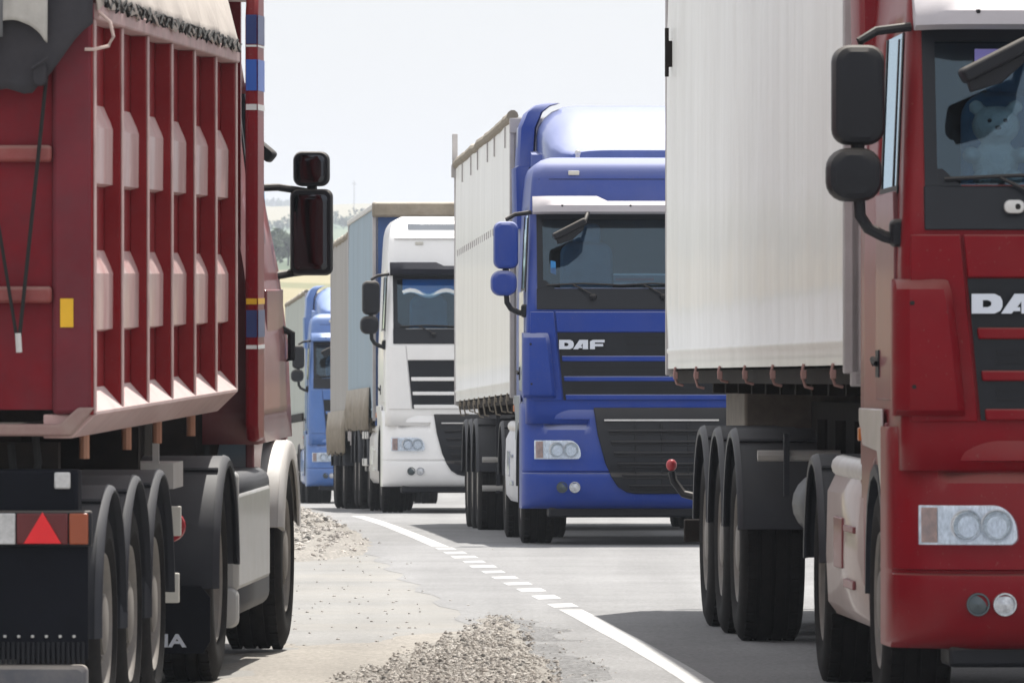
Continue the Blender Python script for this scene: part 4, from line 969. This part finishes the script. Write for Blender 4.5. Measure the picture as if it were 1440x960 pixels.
t = tractor('tractor_unit', (-2.547, 158, -1.505), -.054, -.014, 'bright blue truck cab, farthest in the queue', LBLUE, dict(deflector=True, badge=False, skirt=LBLUE, deflector_corner=False, visor=LBLUE))
t = root('semi_trailer', (-2.643, 161, -1.545), -.054, -.014, 'pale greenish curtain trailer, farthest in the queue', 'trailer')
box_body(t, 13.6, 1.15, 3.99, 1.275, CURT_GR, ripple=(1.2, .02)); running_gear(t, [7.6, 8.9, 10.2], 13.6, 1.2, 1.275)
b = MB(); b.box(-1.31, -1.28, .3, 13.2, 1.55, 1.70); b.build('side_stripe', CHASSIS, t)
b = MB(); b.box(-1.30, -1.26, .1, 13.5, 1.02, 1.54); b.build('drop_side', DWHITE, t)

# ------------------------------------------------------------------ red tractor seen from behind (turning off on the left)
DRV = root('tractor_unit', (-2.652, 41.9, -.158), .056, .009, 'red truck cab with striped flank and big side mirrors, towing the red tipper', 'truck')
t = DRV; FL = 4.85       # local y of the cab front; cab coordinates are mirrored about it
f, w, zs = cab_profile(.0)
f = [(1.1, .02), (2.0, .05), (2.6, .35), (2.99, .65), (3.3, .9), (3.53, 1.2)]
w = [(1.1, 1.19), (1.6, 1.17), (2.0, 1.12), (2.3, 1.07), (2.7, 1.02), (3.1, .98), (3.4, .95), (3.53, .85)]
cab_shell(SIDERED, t, f, w, zs, flip=FL, depth=2.3)
ztop = zs[-1]
def fy(y): return FL-y
b = MB(); b.patch(cab_surf(f, w), [2.31, 2.5, 2.75, 3.01], -1.06, 1.06, -.006, .006, 10); b.build('windscreen', GLASS, t, flip=FL)
b = MB(); b.rbox((0, .0, .8), (1.15, .16, .45), .3); b.build('bumper', SIDERED, t, flip=FL)
b = MB(); b.rbox((0, .62, 3.02), (.85, .10, .07), .4); b.build('sun_visor', BLACK, t, flip=FL)
for sx in (-1, 1):
    b = MB(); b.prism([(.34, 1.25), (1.36, 1.25), (1.36, 1.9), (.33, 1.9)], 'x', sx*1.10, sx*1.160); d = b.build('door', SIDERED, t, bevel=.006, flip=FL)
    b = MB(); b.prism([(.80, 2.32), (1.31, 2.32), (1.31, 3.0), (.85, 3.0)], 'x', sx*.96, sx*.97); b.build('side_window', SGLASS, d, flip=FL)
    b = MB()
    for ya, yb in ((.85, .9), (1.26, 1.33)): b.prism([(1.0*sx, 2.33), (1.072*sx, 2.33), (1.0*sx, 2.95), (.95*sx, 2.95)], 'y', ya, yb)
    b.box(sx*1.0, sx*1.078, .7, 1.34, 2.31, 2.35); b.build('window_frame', BLACK, d, flip=FL)
    b = MB(); b.tube([(sx*1.14, .30, 1.50), (sx*1.20, .28, 1.52), (sx*1.20, .28, 1.66), (sx*1.14, .30, 1.69)], .022, 8); b.build('grab_handle', BLACK, t, flip=FL)
    # side fairing behind the cab with painted bands
    pts = [(2.30, 1.12), (2.62, 1.12), (2.70, 1.2), (2.70, 3.30), (2.62, 3.46), (2.5, 3.52), (2.30, 3.50)]
    b = MB(); b.prism(pts, 'x', sx*1.16, sx*1.225); fr = b.build('side_fairing', RED, t, bevel=.02, flip=FL)
    for z0, z1, mm in ((3.17, 3.32, NAVYP := mat('navy_stripe', (.02,.04,.16), .4)), (2.93, 3.09, mat('bright_blue_stripe', (.03,.12,.5), .4)), (2.83, 2.86, STICKW), (3.155, 3.165, STICKW), (1.83, 1.86, YELLOW), (1.66, 1.80, NAVYP), (1.60, 1.62, STICKW)):
        b = MB(); b.box(sx*1.225, sx*1.2275, 2.305, 2.695, z0, z1); b.box(sx*1.165, sx*1.22, 2.6995, 2.7025, z0, z1); b.build('fairing_stripe', mm, fr, flip=FL)
    # lower step area and front mudguard
    b = MB(); b.prism([(.78, 1.26), (.80, .8), (.9, 1.0), (1.1, 1.13), (1.35, 1.17), (1.62, 1.13), (1.82, 1.0), (1.94, .75), (2.0, .5), (2.24, .5), (2.24, 1.15)], 'x', sx*1.12, sx*1.165); b.build('lower_side_panel', SIDERED, t, bevel=.01, flip=FL)
    mudguard(t, sx*1.245, sx*.9, 3.7, .50, .60, SILVER, a0=15, a1=165, lip=.10, seams=False)
    wheel(t, sx*1.09, 3.7, sx, .50, .33)
    wheel(t, sx*1.085, 0, sx, .51, .28, twin=True, style='dish')
    mudguard(t, sx*1.24, sx*.62, 0, .51, .59, a0=-4, a1=176)
    b = MB(); b.prism([(.70 if sx > 0 else -.70, .16), (sx*1.20, .16), (sx*1.235, .22), (sx*1.235, .43), (sx*1.19, .485), (.70*sx, .485)], 'y', -.66, -.64)
    mf = b.build('mudflap', FLAPM, t)
    if sx > 0: lettering('flap_lettering', 'SCANIA', LOGO, mf, .70, -.668, .19, .42, .065)
    # big mirrors: frame arms, housings, dark mirror faces turned to the rear
    mxx = sx*1.30
    b = MB(); b.rbox((mxx, 4.72, 2.21), (.115, .07, .235), .35, prof=((-1, .93), (-.7, 1), (.3, 1), (.8, .9), (1, .7))); mi = b.build('mirror', BLACK, t)
    b = MB(); b.rbox((mxx, 4.645, 2.21), (.092, .006, .205), .3); b.build('mirror_glass', MGLASS := mat('mirror_glass', (.055,.058,.065), .06, metal=1, var=.02), mi)
    b = MB(); b.rbox((mxx-.0, 4.72, 2.555), (.098, .07, .095), .5, prof=((-1, .93), (-.7, 1), (.3, 1), (.8, .9), (1, .7))); b.build('wide_angle_mirror', BLACK, mi)
    b = MB(); b.rbox((mxx-.0, 4.645, 2.555), (.078, .006, .075), .45); b.build('mirror_glass', MGLASS, mi)
    b = MB(); b.tube([(sx*1.02, 4.55, 2.45), (sx*1.12, 4.65, 2.455), (mxx-sx*.02, 4.72, 2.43)], .02, 8); b.build('mirror_arm', BLACK, mi); b = MB(); b.tube([(mxx, 4.73, 2.36), (mxx, 4.73, 2.52)], .028, 8); b.build('mirror_arm', BLACK, mi); b = MB()
    b.tube([(mxx-sx*.02, 4.72, 2.0), (sx*1.2, 4.72, 1.99), (sx*1.1, 4.6, 1.97)], .022, 8); b.build('mirror_arm', BLACK, mi)
    b = MB(); M = Matrix.Rotation(R(40*sx), 3, 'Y'); b.rbox((sx*1.06, 4.3, 2.66), (.085, .10, .036), .6, M); b.tube([(sx*.93, 4.2, 2.78), (sx*1.0, 4.3, 2.72)], .02, 8); b.build('kerb_mirror', BLACK, mi)
    # tank or battery box with bright end caps
    b = MB(); b.rbox((sx*1.02, 1.8, .62), (.215, .95, .36), .35, prof=((-1, .94), (-.97, 1), (.97, 1), (1, .94))); tk = b.build('fuel_tank', FENDER, t)
    for z0, z1 in ((.86, 1.0), (.22, .42)):
        b = MB(); b.rbox((sx*1.10, .84, (z0+z1)/2), (.14, .05, (z1-z0)/2), .4); b.build('tank_bracket', LGREY, tk)
    b = MB(); b.box(sx*1.06, sx*1.242, .83, 2.7, .40, .90); b.build('tank_cover', LGREY, tk, bevel=.03)
    b = MB(); b.box(sx*1.06, sx*1.12, .84, .862, .72, .78); b.build('side_marker', ORANGE, tk)
b = MB()
for x in (-.42, .42): b.box(x-.04, x+.04, -1.2, 4.6, .62, .9)
b.box(-.42, .42, -1.2, -1.1, .65, .88); b.box(-.8, .8, 2.7, 4.6, .45, 1.12); b.tube([(-.9, 0, .5), (.9, 0, .5)], .1, 8); b.ball((0, 0, .5), (.25, .25, .25)); b.box(-.9, .9, 2.2, 2.7, .9, 2.2)
b.tube([(-.9, 3.7, .48), (.9, 3.7, .48)], .08, 8); b.build('chassis', CHASSIS, t)
b = MB(); b.box(-.45, .45, -.4, .6, .95, 1.12); b.build('fifth_wheel', DARK, t, bevel=.03)
b = MB(); b.box(-1.1, 1.1, fy(2.25)-.03, fy(2.25)+.02, 1.15, 3.4); b.build('cab_rear_wall', RED, t)
b = MB(); b.rbox((0, 3.0, 3.55), (1.1, .9, .12), .5); b.build('roof_deflector', RED, t)

# ------------------------------------------------------------------ red tipper trailer
t = root('tipper_trailer', (-3.009, 35.8, -.205), .050, .0075, 'red ribbed tipper trailer with cream canvas cover, seen from behind on the left', 'trailer')
LB, ZB, ZT = 7.2, 1.40, 3.07
nb = 6; pitch = LB/nb
RP = 1.19      # panel plane; ribs reach 1.27
sides = {}
for sx in (-1, 1):
    b = MB(); b.box(sx*(RP-.04), sx*RP, .02, LB, ZB, ZT); pn = b.build('side_panel', SRED, t)
    b = MB()
    for (z0, z1) in ((2.36, 2.72), (1.74, 2.10)):      # pressed rails, chamfered top
        pr = [(RP-.005, z0), (RP+.038, z0+.012), (RP+.040, z1-.11), (RP+.030, z1-.08), (RP-.005, z1)]; b.prism(pr if sx > 0 else [(-x_, z_) for x_, z_ in pr], 'y', .04, LB-.04)
    b.build('pressed_rail', RAILM := mat('scuffed_sunlit_rail_paint', (.40,.17,.17), .5, coat=.2, var=.3, scale=3, dust=.4, dcol=(.68,.6,.57), stretch=(1, 1, .3)), pn, ang=8)  # pale pink holds painted sunlight as well as scuffs and dust
    b = MB(); b.prism([(sx*(RP-.005), ZB), (sx*1.272, ZB), (sx*1.272, ZB+.012), (sx*(RP-.005), ZB+.11)], 'y', 0, LB); b.build('bottom_ledge', mat('sunlit_dusty_ledge', (.5,.36,.35), .6, dust=.4, dcol=(.65,.52,.5)), pn)  # base colour carries the sunlit pink of this slope, with dust over it
    b = MB(); b.prism([(sx*1.272, ZB), (sx*1.17, ZB-.10), (sx*1.05, ZB-.10), (sx*1.05, ZB)], 'y', -.02, LB); b.build('bottom_sill', mat('pale_red_sill', (.42,.24,.23), .6, coat=.2, dust=.35, dcol=(.6,.48,.45), bump=.003, bscale=12), t, bevel=.006)  # sill paler than the body red, with mottled variation
    b = MB(); b.box(sx*1.16, sx*1.285, 0, LB, ZT-.02, ZT+.05); b.build('top_rail', RIBEDGE, t, bevel=.008)
    for i in range(nb+1):
        y = i*pitch; h = .05
        b = MB(); b.box(sx*RP, sx*1.262, y-.045, y+.045, ZB+.0, ZT-.02); rb = b.build('rib', SRED, t, bevel=.004)
        b = MB(); b.box(sx*1.262, sx*1.270, y-.035, y+.035, ZB+.005, ZT-.02); b.build('rib_face', RIBEDGE, rb, bevel=.003)
    for y in (.7, 2.6, 4.1, 5.9):
        b = MB(); b.tube([(sx*1.15, y, ZB-.09), (sx*1.15, y, ZB-.20)], .022, 8); b.build('hook_peg', OPEG, t)
# rear gate
b = MB(); b.box(-1.088, 1.088, -.02, .03, ZB+.02, ZT); b.build('tailgate', SREDR, t)
b = MB()
for z, m_ in ((2.49, 0), (1.90, 0), (3.0, 0)): b.box(-1.09, 1.09, -.075, -.02, z-.035, z+.035)
b.build('gate_bar', mat('brighter_red_bar', (.2,.01,.012), .45, dust=.12, dup=.3), t, bevel=.015)
for sx in (-1, 1):
    b = MB(); b.box(sx*1.09, sx*1.262, -.05, .05, ZB, ZT+.06); b.build('gate_post', mat('dull_violet_red_post', (.17,.020,.03), .65, spec=.1, var=.2, dust=.22, dcol=(.10,.07,.08)), t, bevel=.02)
    b = MB(); b.box(min(sx*1.125, sx*1.18), max(sx*1.125, sx*1.18), -.056, -.0505, 1.765, 1.885); b.build('reflector', YELLOW, t)
b = MB(); b.prism([(-1.27, ZB+.03), (-1.17, ZB-.09), (1.17, ZB-.09), (1.27, ZB+.03), (1.2, ZB+.03), (1.12, ZB-.04), (-1.12, ZB-.04), (-1.2, ZB+.03)], 'y', -.07, .06); b.build('rear_sill', mat('dusty_rear_sill', (.20,.09,.09), .6, dust=.3), t, bevel=.01)
b = MB(); b.tube([(.86, -.10, 2.26), (.955, -.11, 1.68)], .008, 6); b.tube([(1.075, -.10, 2.83), (.955, -.11, 1.68)], .009, 6); b.build('gate_cord', ROPE, t)
b = MB(); b.tube([(.955, -.115, 1.74), (.96, -.12, 1.66)], .014, 6); b.build('cord_hook', ALU, t)
# canvas cover: ridge over hoops, sides lashed with rope
b = MB(); rings = []; ny = 60
for i in range(ny+1):
    y = -.02+(LB+.04)*i/ny; pts = []
    for sx_, zz in ((-1.275, ZT+.02), (-1.26, ZT+.12), (-1.20, ZT+.30), (-1.10, ZT+.48), (-.7, ZT+.66), (0, ZT+.72), (.7, ZT+.66), (1.10, ZT+.48), (1.20, ZT+.30), (1.26, ZT+.12), (1.275, ZT+.02)):
        k = math.sin(i*1.15)*.014+math.sin(i*.41+zz*9)*.018+random.uniform(-.004, .004)
        low = .03*abs(math.sin(i*.9)) if zz < ZT+.05 else 0
        pts.append((sx_+math.copysign(k, sx_), y, zz+low))
    rings.append(pts)
b.loft(rings, cap=False, closed=False); o = b.build('canvas_cover', CANVAS, t, ang=80); s = o.modifiers.new('thickness', 'SOLIDIFY'); s.thickness = .008; s.offset = 0
b = MB(); pts = []
for i in range(150):
    a = i*1.25; y = .1+(LB-.25)*i/149+.05*math.sin(a); pts.append((1.293+.008*math.sin(i*2.3), y, ZT+.06+.035*math.cos(a)*(.6+.5*random.random())))
b.tube(pts, .006, 5); b.tube([(1.30, .1+(LB-.2)*i/90, ZT+.055+.02*math.sin(i*1.7)) for i in range(91)], .005, 5)
b.tube([(1.27, -.02, ZT-.0), (1.31, .05, ZT-.05), (1.33, .12, ZT-.11), (1.31, .1, ZT-.155), (1.27, -.03, ZT-.165), (1.22, -.08, ZT-.16)], .008, 6) if False else None
b.build('lashing_rope', ROPE, t)
b = MB(); b.tube([(1.285, .0, ZT+.01), (1.33, .0, ZT-.03), (1.345, -.01, ZT-.09), (1.325, -.02, ZT-.13), (1.27, -.06, ZT-.145), (1.23, -.07, ZT-.145)], .008, 6); b.build('loose_rope', PROPE, t)
# tarp hanging over the gate
def hang(name, m, x0, x1, yoff, top, bot, fold, nx=26, nz=14, sway=0):
    b = MB(); rings = []
    for j in range(nz+1):
        row = []
        for i in range(nx+1):
            u = i/nx; x = x0+(x1-x0)*u; z = top+(bot(u)-top)*j/nz
            y = yoff-.03*j/nz+fold*(math.sin(u*19)*.5+math.sin(u*41+j*.3)*.25)*(j/nz*.7+.3); row.append((x, y, z))
        rings.append(row)
    b.loft(rings, cap=False, closed=False); o = b.build(name, m, t, ang=80); s = o.modifiers.new('thickness', 'SOLIDIFY'); s.thickness = .008; return o
hang('hanging_tarp', DTARP, -1.26, 1.27, -.10, ZT+.30, lambda u: interp([(.0, 2.9), (.5, 2.74), (.90, 2.75), (.93, 2.81), (.965, 2.96), (1, 3.02)], u)+.012*math.sin(u*90), .03, nx=70)
hang('tarp_flap', GTARP, .80, 1.085, -.15, ZT+.25, lambda u: ZT-.10+.085*max(0, math.sin(math.pi*min(1, max(0, u*1.02))))**.7-.02*u, .012)
hang('tarp_flap', mat('mid_grey_tarp', (.12,.12,.125), .7, var=.2), .3, .90, -.17, ZT+.25, lambda u: ZT-.115+.1*(u-.8), .02)
b = MB(); b.tube([(1.02, -.2, 2.84), (1.05, -.2, 2.86), (1.09, -.2, 2.885)], .008, 6); b.rbox((1.05, -.16, 2.82), (.03, .03, .05), .8); b.build('tarp_knot', DTARP, t)
# chassis, lights, wheels
b = MB()
for x in (-.5, .5): b.box(x-.06, x+.06, 0, LB, .95, 1.28)
b.box(-1.1, 1.1, .1, .2, 1.05, 1.28); b.box(-1.1, 1.1, 3.7, 3.8, 1.05, 1.28); b.box(-.9, .9, 5.2, 6.9, 1.0, 1.25)
AX = (.85, 2.0, 3.15)
for y in AX: b.tube([(-.95, y, .5), (.95, y, .5)], .08, 8); b.tube([(.5, y, .5), (.5, y, 1.0)], .12, 8)
b.box(.6, 1.0, 4.1, 4.8, .7, 1.15); b.build('chassis', CHASSIS, t)
b = MB()
for x, z in ((.78, 1.16), (.9, 1.12), (1.0, 1.2)): b.tube([(x, .1, z+.15), (x+.02, .06, z), (x-.03, .1, z-.25)], .018, 6)
b.build('brake_hose', ROPE, t)
for y in AX:
    for sx in (-1, 1):
        wheel(t, sx*1.06, y, sx, .5, .36); mudguard(t, sx*1.235, sx*.84, y, .5, .60 if y > 1 else .585, a0=-5, a1=178, lip=.03)
b = MB(); b.box(-1.2, 1.2, -.06, .10, .86, 1.17); b.build('lamp_beam', FLAPM, t, bevel=.015)
for sx in (-1, 1):
    o_ = lambda a, c: (min(sx*a, sx*c), max(sx*a, sx*c))
    b = MB(); a, c = o_(.84, 1.262); b.box(a, c, -.13, -.06, .85, 1.0); lc = b.build('tail_lamp', BLACK, t, bevel=.01)
    for x0, x1, mm, nm in ((.855, .945, WLENS, 'reverse_lens'), (.95, 1.165, RLENS, 'brake_lens'), (1.17, 1.25, ORANGED := mat('dark_orange_lens', (.28,.06,.02), .3), 'indicator_lens')):
        a, c = o_(x0, x1); b = MB(); b.box(a, c, -.142, -.13, .86, .99); b.build(nm, mm, lc, bevel=.006)
    xm = sx*1.06; b = MB(); b.prism([(xm-.078, .865), (xm+.078, .865), (xm, .995)], 'y', -.158, -.143); b.build('warning_triangle', REDREF, lc)
    b = MB(); xc = sx*1.135; b.box(xc-.034, xc+.034, -.08, -.06, 1.09, 1.16); b.build('work_lamp', WLENS, t, bevel=.008)
    b = MB(); b.box(*o_(.62, 1.245), -.09, -.075, .38, .85); mf = b.build('mudflap', FLAPM, t)
    b = MB()
    for k in range(8): b.ball((sx*(.78+.058*k), -.094, .475), (.008, .006, .008), 6, 4)
    b.build('flap_bolt', ALU, mf)
    b = MB()
    for k in range(26): xx = sx*(.70+.021*k); b.box(xx-.006, xx+.006, -.098, -.09, .36, .45)
    b.build('flap_rib', BLACK, mf)
    # white boards and number boxes between trailer wheels and drive wheels
    for y, z, hx in ((4.35, .83, .11), (4.25, .52, .10)):
        b = MB(); b.box(*o_(1.02, 1.24), y, y+.02, z-.07, z+.07); b.build('side_board', CREAM, t, bevel=.006)
    b = MB(); b.box(*o_(1.10, 1.13), 4.4, 4.43, .45, 1.2); b.box(*o_(1.0, 1.2), 4.38, 4.9, .98, 1.1); b.build('board_bracket', SILVER, t)
    b = MB(); b.lathe([(.0, -.02), (.07, -.02), (.075, .0), (.06, .03), (0, .03)], (sx*1.17, 4.55, .80), 20, axis='y'); b.build('round_reflector', mat('crimson_reflector', (.3,.01,.02), .3), t)
b = MB(); b.rbox((0, -.08, .30), (1.24, .07, .055), .5); b.build('rear_bumper', mat('dusty_blue_black_bar', (.05,.06,.085), .4, dust=.2, dup=.4), t)
